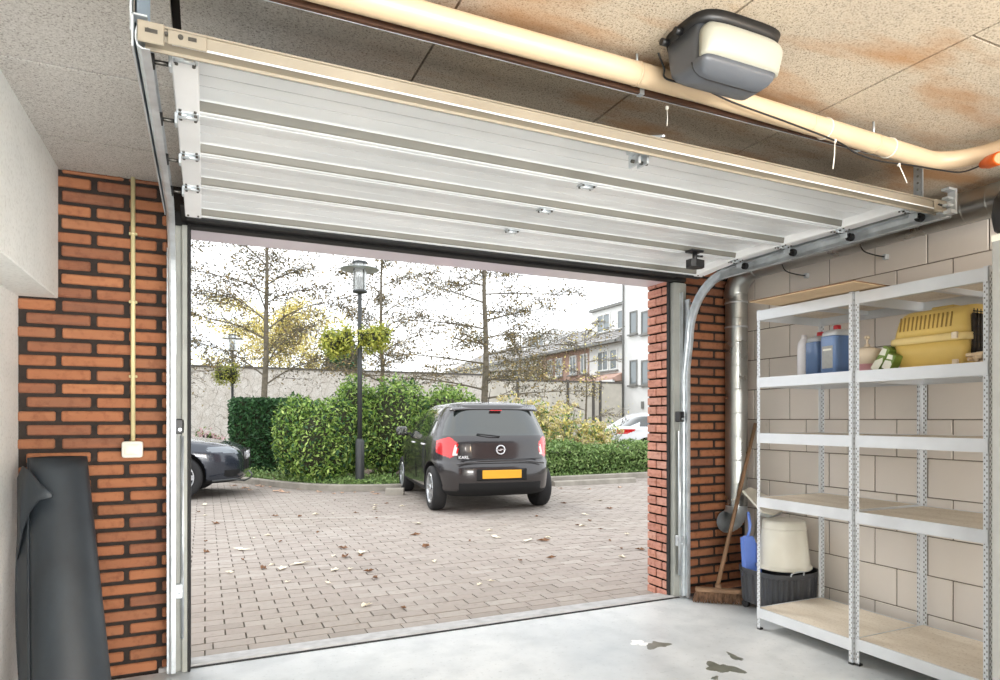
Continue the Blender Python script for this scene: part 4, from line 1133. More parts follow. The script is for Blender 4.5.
# kerb and planting bed
kpts = [(-.9, 14.6), (.35, 13.5), (1.15, 12.0), (1.75, 11.15), (2.5, 10.72), (3.4, 10.6), (6.0, 10.75), (9.5, 10.9), (14, 11.1)]
ksp = [Vector((p[0], p[1], 0)) for p in spline([(x, y, 0) for x, y in kpts], 6)]
mb = MB(); vs_ = []
for i, p in enumerate(ksp):
    d = (ksp[min(i+1, len(ksp)-1)]-ksp[max(0, i-1)]).normalized(); nn = Vector((-d.y, d.x, 0))
    for o_, z in ((0, -.05), (0, .085), (.012, .10), (.11, .10), (.12, -.05)): vs_.append(p+nn*o_+Vector((0, 0, z)))
fs = [(i*5+k, i*5+(k+1) % 5, (i+1)*5+(k+1) % 5, (i+1)*5+k) for i in range(len(ksp)-1) for k in range(5)]
mb.add(vs_, fs, M_kerb); struct(mb.build('trim_7'), 'concrete kerb along the planting bed')
mb = MB(); poly = [(p.x, p.y+.05) for p in ksp]+[(14, 20), (-.9, 20)]
mb.prism(poly, 'z', -.05, .06, M_soil); struct(mb.build('ground_bed'), 'soil of the planting bed')
def prismbar(name, a, b, w, h, mat, label, cat, grp=None):
    A_, B_ = Vector((*a, 0)), Vector((*b, 0)); d = (B_-A_); L = d.length; M = Matrix.Translation((A_.x, A_.y, GZ)) @ Matrix.Rotation(math.atan2(d.y, d.x), 4, 'Z')
    mb = MB(); mb.prism([(-w/2, 0), (w/2, 0), (w/2*.8, h*.85), (w/2*.5, h), (-w/2*.5, h), (-w/2*.8, h*.85)], 'x', 0, L, mat, M)
    return tag(mb.build(name), label, cat, grp)
prismbar('parking_block', fl(553, 485.5), fl(634, 481.5), .16, .09, M_kerb, 'long pale concrete parking block right of the charcoal hatchback', 'parking block')
prismbar('parking_block', fl(386, 494), fl(404, 494), .16, .11, M_kerb, 'short concrete parking block at front wheel of the charcoal hatchback', 'parking block')

# ------------------------------------------------------------------ plants
def leaves(mb, pts, size, mat, r, flat=0, nrm=None):
    vs_ = []; fs = []
    for i, p in enumerate(pts):
        s = size*r.uniform(.6, 1.3)
        d = Vector((r.gauss(0, 1), r.gauss(0, 1), r.gauss(0, 1)*(1-flat))).normalized()
        e = d.cross(Vector((r.gauss(0, 1), r.gauss(0, 1), r.gauss(0, 1)))).normalized()
        n_ = d.cross(e)*.18*s
        p = Vector(p); o = len(vs_)
        vs_ += [p-d*s, p+e*s*.42+n_, p+d*s, p-e*s*.42+n_]
        fs.append((o, o+1, o+2)); fs.append((o, o+2, o+3))
    mb.add(vs_, fs, mat); return mb
def lumpy(cx, cy, z0, rx, ry, h, r, n, lumps=9, shell=.34, box=0):
    # points near the surface of a mound made of overlapping lobes
    lob = []
    for k in range(lumps):
        a = 2*PI*k/lumps+r.uniform(-.3, .3); q = r.uniform(.25, .75)
        lob.append((cx+rx*q*math.cos(a), cy+ry*q*math.sin(a), z0+h*r.uniform(.35, .62), r.uniform(.38, .55)*rx if rx < h*2 else r.uniform(.3, .42)*rx, r.uniform(.38, .55)*ry, h*r.uniform(.36, .5)))
    out = []
    while len(out) < n:
        l = lob[r.randrange(len(lob))]
        d = Vector((r.gauss(0, 1), r.gauss(0, 1), r.gauss(0, 1))).normalized(); q = r.uniform(1-shell, 1.04)
        p = (l[0]+d.x*l[3]*q, l[1]+d.y*l[4]*q, l[2]+d.z*l[5]*q)
        if p[2] > z0-.02: out.append(p)
    return out, lob
def blobmesh(mb, lobs, mat, s=.86, z0=0):
    for (x, y, z, a, b, c) in lobs:
        prof = [(math.cos(t), math.sin(t)) for t in np.linspace(-PI/2*.96, PI/2*.96, 9)]
        vs_ = []; n = 14
        for q, w in prof:
            for k in range(n):
                th = 2*PI*k/n; vs_.append((x+a*s*q*math.cos(th), y+b*s*q*math.sin(th), max(z0, z+c*s*w)))
        fs = [(i*n+k, i*n+(k+1) % n, (i+1)*n+(k+1) % n, (i+1)*n+k) for i in range(8) for k in range(n)]
        mb.add(vs_, fs, mat, True)
def shrub(name, cx, cy, rx, ry, h, n, size, mat, label, cat, seed, lumps=9, z0=.05, mat2=None, frac=.0, core=M_darkcore, s=.86):
    r = random.Random(seed)
    e = empty(name, (cx, cy, z0), 0, label, cat)
    pts, lob = lumpy(0, 0, 0, rx, ry, h, r, n, lumps)
    k = int(n*(1-frac))
    mb = leaves(MB(), pts[:k], size, mat, r)
    if mat2: leaves(mb, pts[k:], size*1.15, mat2, r)
    mb.build('foliage', e, fixn=False)
    mb = MB(); blobmesh(mb, lob, core, s)
    for k in range(7): a = r.uniform(0, 6.28); mb.tube([(0.1*math.cos(a), .1*math.sin(a), -.04), (rx*.5*math.cos(a), ry*.5*math.sin(a), h*.6)], [.02, .008], M_bark, 6)
    mb.build('branches', e, fixn=False)
    return e
# tall bright green shrubs: several bushes side by side
shrub('laurel_bush', 2.0, 12.3, 1.0, .95, 1.62, 26000, .042, L_bush, 'bright green shrub left of near lamppost, beside clipped dark hedge', 'bush', 1, 12, mat2=L_hedge, frac=.2, s=.72)
shrub('laurel_bush', 3.25, 12.4, 1.05, .95, 1.85, 28000, .042, L_bush, 'large bright green shrub behind near lamppost, tallest of its row', 'bush', 2, 12, mat2=L_hedge, frac=.12, s=.72)
shrub('laurel_bush', 4.7, 12.8, 1.05, .9, 1.80, 20000, .042, L_bush, 'green shrub directly behind the roof of the charcoal hatchback', 'bush', 3, 12, s=.72)
# clipped dark hedge block
r = random.Random(5); hx0, hx1, hy0, hy1, hz1 = .52, 2.1, 14.4, 15.2, 1.60
e = empty('clipped_hedge', ((hx0+hx1)/2, hy0, 0), 0, 'boxy clipped dark green hedge left of the bright shrubs', 'hedge')
Th = Matrix.Translation((-(hx0+hx1)/2, -hy0, 0))
pts = []
for k in range(9500):
    f = r.random()
    if f < .5: pts.append((r.uniform(hx0, hx1), hy0+r.gauss(0, .03), r.uniform(.05, hz1)))
    elif f < .72: pts.append((r.uniform(hx0, hx1), r.uniform(hy0, hy1), hz1+r.gauss(0, .025)))
    elif f < .86: pts.append((hx0+r.gauss(0, .03), r.uniform(hy0, hy1), r.uniform(.05, hz1)))
    else: pts.append((hx1+r.gauss(0, .03), r.uniform(hy0, hy1), r.uniform(.05, hz1)))
mb = leaves(MB(), pts, .045, L_hedge, r); o = child_mb(mb, 'foliage', e, Th)
mb = MB(); mb.box(hx0+.03, hx1-.03, hy0+.03, hy1-.03, .05, hz1-.03, M_darkcore, .03); child_mb(mb, 'inner_branches', e, Th)
# low hedge right
r = random.Random(6); hx0, hx1, hy0, hy1, hz1 = 5.9, 10.6, 11.15, 12.0, .62
e = empty('low_hedge', ((hx0+hx1)/2, hy0, 0), 0, 'low loose green hedge along the kerb right of the hatchback', 'hedge')
Th = Matrix.Translation((-(hx0+hx1)/2, -hy0, 0)); pts = []
for k in range(11000):
    x = r.uniform(hx0, hx1); top = hz1+.05*math.sin(x*3.1)+.04*math.sin(x*7.7)
    if r.random() < .6: pts.append((x, hy0+r.gauss(0, .06), r.uniform(.05, top)))
    else: pts.append((x, r.uniform(hy0, hy1), top+r.gauss(0, .04)))
mb = leaves(MB(), pts, .042, L_low, r); child_mb(mb, 'foliage', e, Th)
mb = MB(); mb.box(hx0+.05, hx1-.05, hy0+.06, hy1-.05, .04, hz1-.1, M_darkcore, .05); child_mb(mb, 'inner_branches', e, Th)
# ground cover strip
r = random.Random(8); pts = []
for k in range(7000):
    i = r.randrange(len(ksp)-1); p = ksp[i].lerp(ksp[i+1], r.random())
    if p.x > 9 or p.x < -.2: continue
    w = r.random()*(.75 if p.x < 5.9 else .22)
    d = (ksp[i+1]-ksp[i]).normalized(); q = p+Vector((-d.y, d.x, 0))*(.14+w)
    pts.append((q.x, q.y, .07+r.random()*.13*(0.5+w)))
mb = leaves(MB(), pts, .035, L_low, r); tag(mb.build('ground_cover', fixn=False), 'low green ground cover growing behind the kerb', 'ground cover', kind='stuff')
# dry hydrangeas: flower heads as clusters
for (cx, cy, rx, h, sd, lab) in ((6.35, 12.8, .65, 1.62, 21, 'pale dried hydrangea bush just right of hatchback roof'), (7.35, 12.9, .75, 1.52, 22, 'dried hydrangea bush with yellow leaves behind middle of low hedge'), (8.35, 12.8, .65, 1.15, 23, 'smallest dried hydrangea bush, in front of the silver car')):
    r = random.Random(sd)
    e = empty('hydrangea_bush', (cx, cy, .05), 0, lab, 'bush')
    pts, lob = lumpy(0, 0, 0, rx, .6, h, r, 2600, 8, .5)
    mb = leaves(MB(), pts[:900], .05, L_yellow, r); leaves(mb, pts[900:2000], .045, L_low, r); mb.build('foliage', e, fixn=False)
    mb = MB()
    for k in range(95):
        p = pts[r.randrange(len(pts))]; p = (p[0]*1.1, p[1]*1.15-.04, p[2]*1.04); rr = r.uniform(.06, .10)
        hp = []
        for q in range(64):
            d = Vector((r.gauss(0, 1), r.gauss(0, 1), r.gauss(0, 1))).normalized()*rr*r.uniform(.7, 1); hp.append((p[0]+d.x, p[1]+d.y, p[2]+d.z*.8))
        leaves(mb, hp, .030, L_dry, r)
    mb.build('flower_heads', e, fixn=False)
    mb = MB()
    for k in range(24): a = r.uniform(0, 6.28); q = r.uniform(.2, .95); mb.tube([(.12*math.cos(a), .12*math.sin(a), -.03), (rx*q*math.cos(a), .6*q*math.sin(a), h*r.uniform(.6, .95))], [.008, .004], M_bark, 5)
    mb.build('stems', e, fixn=False)
# pink-white flowering shrub by far lamppost
shrub('flowering_bush', .1, 19.2, .55, .5, .95, 1500, .05, L_pink, 'small pink and white flowering bush above the dark car bonnet', 'bush', 31, 7, z0=0, mat2=L_low, frac=.3, s=.6)
shrub('low_bush', .95, 18.0, .6, .5, .55, 1500, .05, L_low, 'low green bush beside far lamppost', 'bush', 32, 6, z0=0, mat2=L_yellow, frac=.3)

def tree(name, base, h, nb, spread, h0, tr, label, seed, leafmat, nleaf, lsize, lean=(0, 0), up=.35, mat=None, clump=7, cat='tree', droop=0, twigs=7):
    r = random.Random(seed); mat = mat or M_bark
    e = empty(name, (base[0], base[1], 0), 0, label, cat)
    mb = MB(); tip = []
    tp = [Vector((0, 0, -.05))]
    for k in range(1, 9): f = k/8; tp.append(Vector((lean[0]*f+r.uniform(-.05, .05), lean[1]*f+r.uniform(-.05, .05), h*f)))
    tsp = spline(tp, 4); mb.tube(tsp, [tr*(1-.85*i/(len(tsp)-1)) for i in range(len(tsp))], mat, 10)
    for b in range(nb):
        f = b/(nb-1); hz = h0+(h*.96-h0)*f
        i = min(len(tsp)-1, int(hz/h*(len(tsp)-1))); s = tsp[i]
        a = b*2.4+r.uniform(-.4, .4)
        # branches mostly spread sideways as on trained trees
        d = Vector((math.cos(a)*1.0, math.sin(a)*.55, 0)); L = spread*(1-.45*f)*r.uniform(.7, 1.1)
        u = up*r.uniform(.5, 1.5)
        bp = [s, s+d*L*.3+Vector((0, 0, u*L*.32)), s+d*L*.65+Vector((r.uniform(-.1, .1), r.uniform(-.1, .1), u*L*(.5-droop*.2))), s+d*L+Vector((0, 0, u*L*(.62-droop)))]
        bs = spline(bp, 6); br0 = tr*.27*(1-.5*f)
        mb.tube(bs, [max(.006, br0*(1-.9*i/(len(bs)-1))) for i in range(len(bs))], mat, 6)
        for t in range(twigs*2):
            t = t/2; q = bs[min(len(bs)-1, int((.12+.88*t/twigs)*(len(bs)-1)))]
            ta = a+r.uniform(-1.1, 1.1); tl = L*r.uniform(.16, .42)*(1-.3*t/twigs)
            td = Vector((math.cos(ta), math.sin(ta)*.7, r.uniform(-.25, .6)))
            q1 = q+td*tl*.5+Vector((0, 0, r.uniform(-.05, .1))); q2 = q+td*tl
            mb.tube([q, q1, q2], [.010*max(.7, tr/.1*.6), .007, .004], mat, 4, cap=False)
            for w in range(5):
                o_ = q.lerp(q2, r.uniform(.3, 1)); v = Vector((r.gauss(0, 1), r.gauss(0, .6), r.gauss(0, .6))).normalized()*tl*r.uniform(.15, .4)
                mb.tube([o_, o_+v], [.005, .003], mat, 4, cap=False); tip.append(o_+v); tip.append(o_+v*.5)
            tip.append(q2); tip.append(q1)
    mb.build('trunk', e, fixn=False)
    pts = []
    for k in range(nleaf):
        t = tip[r.randrange(len(tip))]; pts.append((t.x+r.gauss(0, .02*clump), t.y+r.gauss(0, .02*clump), t.z+r.gauss(0, .018*clump)))
    mb = leaves(MB(), pts, lsize, leafmat, r); mb.build('foliage', e, fixn=False)
    return e
tree('bare_tree', (1.36, 16.8), 7.2, 20, 2.9, 2.15, .095, 'bare autumn tree with spreading branches behind clipped hedge', 41, L_brown, 9000, .042, up=.55, twigs=9)
tree('bare_tree', (5.2, 20.5), 7.6, 21, 2.8, 2.2, .09, 'slender bare tree right of near lamppost against the wall', 47, L_brown, 9000, .046, up=.45)
tree('bare_tree', (6.25, 14.5), 6.8, 25, 3.6, 1.8, .105, 'bare tree with horizontal branches rising behind hatchback', 43, L_brown, 11000, .040, up=.14)
tree('bare_tree', (-1.9, 19.5), 7.6, 20, 3.4, 2.0, .11, 'bare tree partly hidden by left door frame', 44, L_brown, 8000, .046, up=.4)
tree('slender_sapling', (10.4, 16.5), 4.2, 9, 1.7, 1.2, .045, 'thin sapling with few yellow leaves before terrace houses', 45, L_yellow, 300, .045, up=.3)
tree('yellow_tree', (3.4, 34.5), 6.6, 19, 5.0, 2.4, .10, 'yellow leaved autumn tree beyond the garden wall', 51, L_yellow, 15000, .075, up=.55, clump=11)
tree('orange_tree', (16.6, 33.5), 6.2, 10, 2.6, 3.0, .10, 'bushy reddish tree above the wall in front of the terrace', 52, L_brown, 2600, .08, up=.4, clump=9)
e = shrub('conifer', 6.1, 32, 1.0, .9, 5.5, 4200, .12, L_conifer, 'dark blue-green conifer beyond wall beside hanging basket', 'conifer', 53, 10, z0=0, core=M_darkcore)
e = shrub('climbing_plant', 12.2, 28.2, 4.2, .8, 3.9, 14000, .065, L_brown, 'long reddish brown climbing plant spilling over the garden wall', 'climbing plant', 54, 16, z0=0, mat2=L_dry, frac=.4, s=.35)

# ------------------------------------------------------------------ lampposts with hanging baskets
def lamppost(x, y, label):
    e = empty('lamppost', (x, y, 0), 0, label, 'lamppost', 'lampposts with plant baskets')
    mb = MB(); mb.lathe([(.075, -.05), (.078, 0), (.078, .80), (.070, .83), (.045, .86)], M_polegrey, n=20); mb.build('base', e)
    mb = MB(); mb.lathe([(.042, .84), (.040, 2.2), (.034, 3.35), (.036, 3.38)], M_polegrey, n=18); mb.build('pole', e)
    hd = MB()
    hd.lathe([(.05, 3.38), (.125, 3.40), (.125, 3.43), (.11, 3.435)], M_polegrey, n=24)
    hd.lathe([(.12, 3.90), (.128, 3.905), (.128, 3.935), (.03, 3.95)], M_polegrey, n=24)
    for k in range(4):
        a = k*PI/2+.4; hd.cyl((.12*math.cos(a), .12*math.sin(a), 3.42), (.12*math.cos(a), .12*math.sin(a), 3.91), .007, M_polegrey, 6)
    hd.build('lantern_frame', e)
    mb = MB(); mb.lathe([(.11, 3.435), (.112, 3.44), (.112, 3.895), (.11, 3.90)], M_lampglass, n=28); mb.build('lantern_glass', e)
    mb = MB()
    for k in range(8): mb.lathe([(.035, 3.47+k*.025), (.055, 3.48+k*.025), (.035, 3.49+k*.025)], M_winframe, n=16)
    mb.build('louvre', e)
    mb = MB(); mb.lathe([(.128, 3.80), (.33, 3.795), (.335, 3.80), (.33, 3.806), (.128, 3.83)], M_galv, n=36); mb.build('disc_shade', e)
    return e
def basket(x, y, z, r_, label, seed, n=1700, lm=None):
    e = empty('hanging_basket', (x, y, z), 0, label, 'hanging basket', 'plant baskets on the lampposts')
    r = random.Random(seed)
    pts, lob = lumpy(0, 0, -r_*.9, r_, r_, r_*1.7, r, n, 9, .8)
    mb = leaves(MB(), pts, .04, L_basket, r); mb.build('foliage', e, fixn=False)
    mb = MB(); mb.lathe([(r_*.15, -r_*.35), (r_*.45, -r_*.15), (r_*.55, .05), (r_*.5, .05)], M_darkcore, n=18)
    blobmesh(mb, lob, M_darkcore, .38, -9); mb.build('basket_bowl', e, fixn=False)
lamppost(2.45, 11.22, 'tall grey lamppost with glass lantern and disc shade, nearer one')
basket(2.68, 11.05, 2.62, .34, 'lime green plant basket right side of near lamppost', 61, 1500)
basket(2.08, 11.35, 2.55, .36, 'lime green plant basket left side of near lamppost', 62, 1700)
lamppost(.81, 22.6, 'smaller looking grey lamppost far away, left by the wall')
basket(.66, 22.5, 2.62, .52, 'yellow green plant basket on the far lamppost', 63, 1500)

# ------------------------------------------------------------------ wall and buildings
mb = MB(); mb.box(-12, 11.6, 27.0, 27.3, -.2, 3.18, M_gwall); mb.box(-12, 11.62, 26.95, 27.35, 3.18, 3.25, M_coping); struct(mb.build('wall_garden'), 'long whitewashed garden wall overgrown with bare creepers')
mb = MB(); mb.box(11.62, 19.1, 27.02, 27.25, -.2, 2.98, M_gwall_tan); mb.box(11.6, 19.1, 26.98, 27.3, 2.98, 3.06, M_coping)
for x in (13.2, 15.9, 17.35, 17.75): mb.box(x, x+.1, 26.93, 27.02, -.2, 3.1, M_coping)
struct(mb.build('wall_boards'), 'tan boarded wall with dark capping right of the creepers')
BX = 19.3
def py2(px): u = (px-500)/F_PX; return BX*(math.cos(YAW)-u*math.sin(YAW))/(math.sin(YAW)+u*math.cos(YAW)), BX/(math.sin(YAW)+u*math.cos(YAW))
def window(parent, T, y0, y1, z0, z1, x=BX, fm=None, mull=1):
    fm = fm or M_winframe
    mb = MB(); f = .07
    mb.box(x-.04, x+.05, y0, y1, z0, z0+f, fm); mb.box(x-.04, x+.05, y0, y1, z1-f, z1, fm)
    mb.box(x-.04, x+.05, y0, y0+f, z0+f, z1-f, fm); mb.box(x-.04, x+.05, y1-f, y1, z0+f, z1-f, fm)
    for k in range(mull): yy = y0+(y1-y0)*(k+1)/(mull+1); mb.box(x-.035, x+.04, yy-.03, yy+.03, z0+f, z1-f, fm)
    mb.box(x-.14, x+.02, y0-.06, y1+.06, z0-.08, z0, M_darkframe)
    w = child_mb(mb, 'window', parent, T)
    mb = MB(); mb.box(x-.01, x+.02, y0+f, y1-f, z0+f, z1-f, M_glass); child_mb(mb, 'pane', w, T)
wb = empty('white_building', (BX, 24, 0), 0, 'tall white rendered building with narrow windows at far right', 'building'); Tw = Matrix.Translation((-BX, -24, 0))
mb = MB(); mb.box(BX, BX+9, 18, 27.15, -.2, 11, M_render); child_mb(mb, 'wall', wb, Tw)
for pa_, pb2 in ((630, 637.5), (641.5, 649)):
    ya, yb2 = py2(pb2)[0], py2(pa_)[0]; t = py2((pa_+pb2)/2)[1]
    for (r0, r1) in ((334, 311), (385, 360)):
        window(wb, Tw, ya, yb2, CAM_H+(419-r0)*t/F_PX, CAM_H+(419-r1)*t/F_PX, fm=M_darkframe, mull=0)
for zz in (2.9, 5.4):
    for y_ in (22.2, 20.4): window(wb, Tw, y_, y_+.55, zz, zz+1.15, fm=M_darkframe, mull=0)
y_, t = py2(643); mb = MB(); mb.box(BX-.06, BX, y_-.09, y_+.09, 1.7, 2.05, M_darkframe); child_mb(mb, 'vent', wb, Tw)
mb = MB(); mb.cyl((BX-.06, 27.1, 0), (BX-.06, 27.1, 10.5), .05, M_darkframe, 8); child_mb(mb, 'downpipe', wb, Tw)
th = empty('terrace_houses', (BX, 36, 0), 0, 'row of brick and white terraced houses with sloping grey roof', 'houses'); Tt = Matrix.Translation((-BX, -36, 0))
mb = MB(); mb.box(BX+.1, BX+6, 30.3, 52, -.2, 5.2, M_brickfar); child_mb(mb, 'brick_wall', th, Tt)
mb = MB(); mb.box(BX+.05, BX+6, 27.2, 30.4, -.2, 5.2, M_render); mb.box(BX+.0, BX+6.1, 36.2, 52, -.2, 5.2, M_render); child_mb(mb, 'white_wall', th, Tt)
mb = MB(); mb.prism([(BX-.45, 5.15), (BX-.45, 5.28), (BX+2.9, 6.9), (BX+6, 6.9), (BX+6, 5.15)], 'y', 27.2, 52, M_roof)
for k in range(9): f = (k+1)/10; xx = BX-.45+3.35*f; zz = 5.28+1.62*f; mb.box(xx-.02, xx+.02, 27.2, 52, zz-.02, zz+.015, M_coping)
child_mb(mb, 'roof', th, Tt)
mb = MB(); mb.box(BX-.52, BX-.40, 27.2, 52, 5.10, 5.24, M_darkframe); child_mb(mb, 'gutter', th, Tt)
mb = MB(); mb.box(BX+1.1, BX+4, 27.4, 31.8, 5.6, 7.35, M_render); mb.box(BX+.95, BX+4.1, 27.3, 31.9, 7.35, 7.5, M_darkframe); dm = child_mb(mb, 'dormer', th, Tt)
window(th, Tt, 27.8, 29.2, 6.05, 7.1, x=BX+1.08, mull=1); window(th, Tt, 29.9, 31.2, 6.05, 7.1, x=BX+1.08, mull=1)
mb = MB(); mb.box(BX+1.1, BX+4, 37, 40.5, 5.6, 7.1, M_render); child_mb(mb, 'dormer', th, Tt); window(th, Tt, 37.6, 39.6, 6.05, 6.9, x=BX+1.08, mull=2)
for pa_, pb2, m_ in ((597, 608, 1), (609.5, 617, 0), (580.5, 587, 1), (569.5, 576, 1), (555.5, 561.5, 1), (547.5, 552, 0), (537, 541.5, 0), (527, 532, 0), (516, 522, 0)):
    ya, yb2 = py2(pb2)[0], py2(pa_)[0]; window(th, Tt, ya, yb2, 3.75, 4.85, x=BX+.03 if pa_ > 545 else BX-.03, mull=m_)
mb = MB(); mb.prism([(BX-.6, 3.15), (BX-.6, 3.3), (BX+.1, 3.6), (BX+.1, 3.15)], 'y', 27.2, 30.4, M_brickfar); mb.box(BX-.62, BX-.5, 27.2, 30.4, 3.0, 3.2, M_render); child_mb(mb, 'balcony', th, Tt)

# ------------------------------------------------------------------ cars
def resample(poly, n):
    P = [Vector((x, y)) for x, y in poly]; P.append(P[0]); d = [0]
    for a, b in zip(P[:-1], P[1:]): d.append(d[-1]+(b-a).length)
    out = []; j = 0
    for k in range(n):
        t = d[-1]*k/n
        while d[j+1] < t: j += 1
        f = (t-d[j])/max(1e-9, d[j+1]-d[j]); p = P[j].lerp(P[j+1], f); out.append((p.x, p.y))
    return out
def interp_rows(rows, n):
    V = [np.array(r_) for r_ in rows]; P = [V[0]]+V+[V[-1]]; out = []; m = len(V)-1
    for q in range(n+1):
        s = q/n*m; i = min(m-1, int(s)); t = s-i; a, b, c, d = P[i], P[i+1], P[i+2], P[i+3]
        out.append(.5*((2*b)+(-a+c)*t+(2*a-5*b+4*c-d)*t*t+(-a+3*b-3*c+d)*t**3))
    return out
def build_car(root, rows, wheels, wr, paint, regions, pexp=6.0, nper=300, nrow=96, taper=None, rim='spoke'):
    R_ = interp_rows(rows, nrow); vs_ = []
    for z, xr, xf, w in R_:
        w = max(w, .01); cx_ = (xr+xf)/2; hx = max(.01, (xf-xr)/2); poly = []
        for k in range(720):
            th = 2*PI*k/720; c_, s_ = math.cos(th), math.sin(th); e_ = 2/pexp
            # rounded ends with radius set in metres rather than by length
            ax = math.copysign(abs(c_)**e_, c_); ay = math.copysign(abs(s_)**e_, s_)
            X = cx_+hx*ax; Y = w*ay
            poly.append((X, Y))
        for X, Y in resample(poly, nper):
            if taper:
                Y *= taper(X, z)
            vs_.append((X, Y, z))
    n = nper; fs = [[k for k in range(n)][::-1], [(len(R_)-1)*n+k for k in range(n)]]
    for i in range(len(R_)-1):
        for k in range(n): fs.append((i*n+k, i*n+(k+1) % n, (i+1)*n+(k+1) % n, (i+1)*n+k))
    mb = MB(); mb.add(vs_, fs, paint, True); mb._m(M_under)
    body = mb.build('body_raw')
    body.data.materials.append(M_under) if len(body.data.materials) < 2 else None
    mb = MB()
    for (x, y) in wheels:
        s = 1 if y > 0 else -1
        a, b = sorted((y-.24*s, y+.30*s)); mb.cyl((x, a, wr+.02), (x, b, wr+.02), wr+.045, M_under, 40)
    mb.mats = [M_under]; cut = mb.build('cut_raw')
    bo = body.modifiers.new('arch', 'BOOLEAN'); bo.operation = 'DIFFERENCE'; bo.object = cut; bo.solver = 'EXACT'
    try: bo.material_mode = 'TRANSFER'
    except Exception: pass
    dg = bpy.context.evaluated_depsgraph_get(); me = bpy.data.meshes.new_from_object(body.evaluated_get(dg))
    bpy.data.objects.remove(body); bpy.data.objects.remove(cut)
    # split into parts by region
    mnames = [m.name if m else '' for m in me.materials]
    groups = {}
    V = [v.co.copy() for v in me.vertices]
    for p in me.polygons:
        c = p.center; nrm = p.normal; key = 'body'
        if mnames[p.material_index] != M_under.name:
            for nm, pred in regions:
                if pred(c.x, c.y, c.z, nrm): key = nm if abs(c.y) < .25 or nm[0] not in ('tail_light', 'headlight', 'quarter_window', 'rear_side_window', 'front_side_window', 'side_window', 'air_intake') else (nm[0], nm[1], c.y > 0, (c.x > 1.6 and nm[0] == 'side_window')); break
        groups.setdefault(key, []).append(p)
    palette = {}
    for key, polys in groups.items():
        nm, mat = (key, paint) if key == 'body' else key[:2]
        mb = MB(); mp_ = {}; vv = []; ff = []; mi = []
        for p in polys:
            f = []
            for vi in p.vertices:
                if vi not in mp_: mp_[vi] = len(vv); vv.append(tuple(V[vi]))
                f.append(mp_[vi])
            ff.append(f); mi.append(1 if mnames[p.material_index] == M_under.name else 0)
        mb.add(vv, ff, mat, True); mb._m(M_under)
        mb.mi = mi
        mb.smooth = [m_ == 0 for m_ in mi]
        o = mb.build(nm, root, fixn=False)
    for (x, y) in wheels:
        s = 1 if y > 0 else -1
        mb = MB(); M = Matrix.Translation((x, y, wr)) @ Matrix.Rotation(-s*PI/2, 4, 'X')
        mb.lathe([(wr*.66, -.085), (wr*.92, -.095), (wr*.985, -.07), (wr, -.03), (wr, .03), (wr*.985, .07), (wr*.92, .09), (wr*.70, .082), (wr*.66, .06)], M_tyre, n=48, M=M); w = mb.build('wheel', root)
        mb = MB(); mb.lathe([(wr*.665, .03), (wr*.69, .085), (wr*.66, .088), (wr*.62, .055), (wr*.6, .03)], M_alloy, n=40, M=M)
        ns = 7 if rim == 'spoke' else 10
        for k in range(ns):
            a = 2*PI*k/ns
            for off in ((-.10, .10) if rim != 'spoke' else (0,)):
                a2 = a+off
                w_ = wr*(.085 if rim == 'spoke' else .04)
                Mk = M @ Matrix.Rotation(a2, 4, 'Z'); mb.prism([(wr*.1, -w_*.8), (wr*.66, -w_*1.3), (wr*.66, w_*1.3), (wr*.1, w_*.8)], 'z', .05, .078, M_alloy, Mk)
        mb.lathe([(wr*.16, .04), (wr*.17, .08), (wr*.12, .088)], M_alloy, n=20, M=M)
        mb.lathe([(wr*.6, .0), (wr*.6, .032)], M_under, n=30, M=M); mb.build('rim', w)

# charcoal hatchback
hc = empty('hatchback_car', (3.46, 7.50, GZ), math.radians(82.9), 'charcoal five-door hatchback parked on the paving, seen from behind', 'car')
rows_h = [(.20, .34, 3.40, .64), (.22, .16, 3.56, .73), (.29, .045, 3.66, .785), (.42, .005, 3.68, .79), (.55, .0, 3.68, .797), (.63, .02, 3.66, .797), (.68, .055, 3.62, .797), (.78, .075, 3.50, .795), (.90, .09, 3.22, .785), (.97, .11, 2.86, .765), (1.03, .145, 2.72, .745), (1.15, .205, 2.52, .70), (1.28, .275, 2.27, .645), (1.37, .325, 2.06, .595), (1.43, .38, 1.86, .53), (1.462, .50, 1.70, .42), (1.478, .72, 1.52, .26), (1.483, 1.0, 1.3, .05)]
rows_h = [(z if z < 1 else 1+(z-1)*.94, a_, b_, w*1.055) for z, a_, b_, w in rows_h]
def side(z0, z1, x0, x1): return lambda x, y, z, n: abs(n.y) > .5 and z0(x) < z < z1(x) and x0(z) < x < x1(z)
def belt(x): return .985-.030*(x-.6)
def ledge(x): return 1.345-.055*max(0, (.75-x))-.05*max(0, (x-1.6))
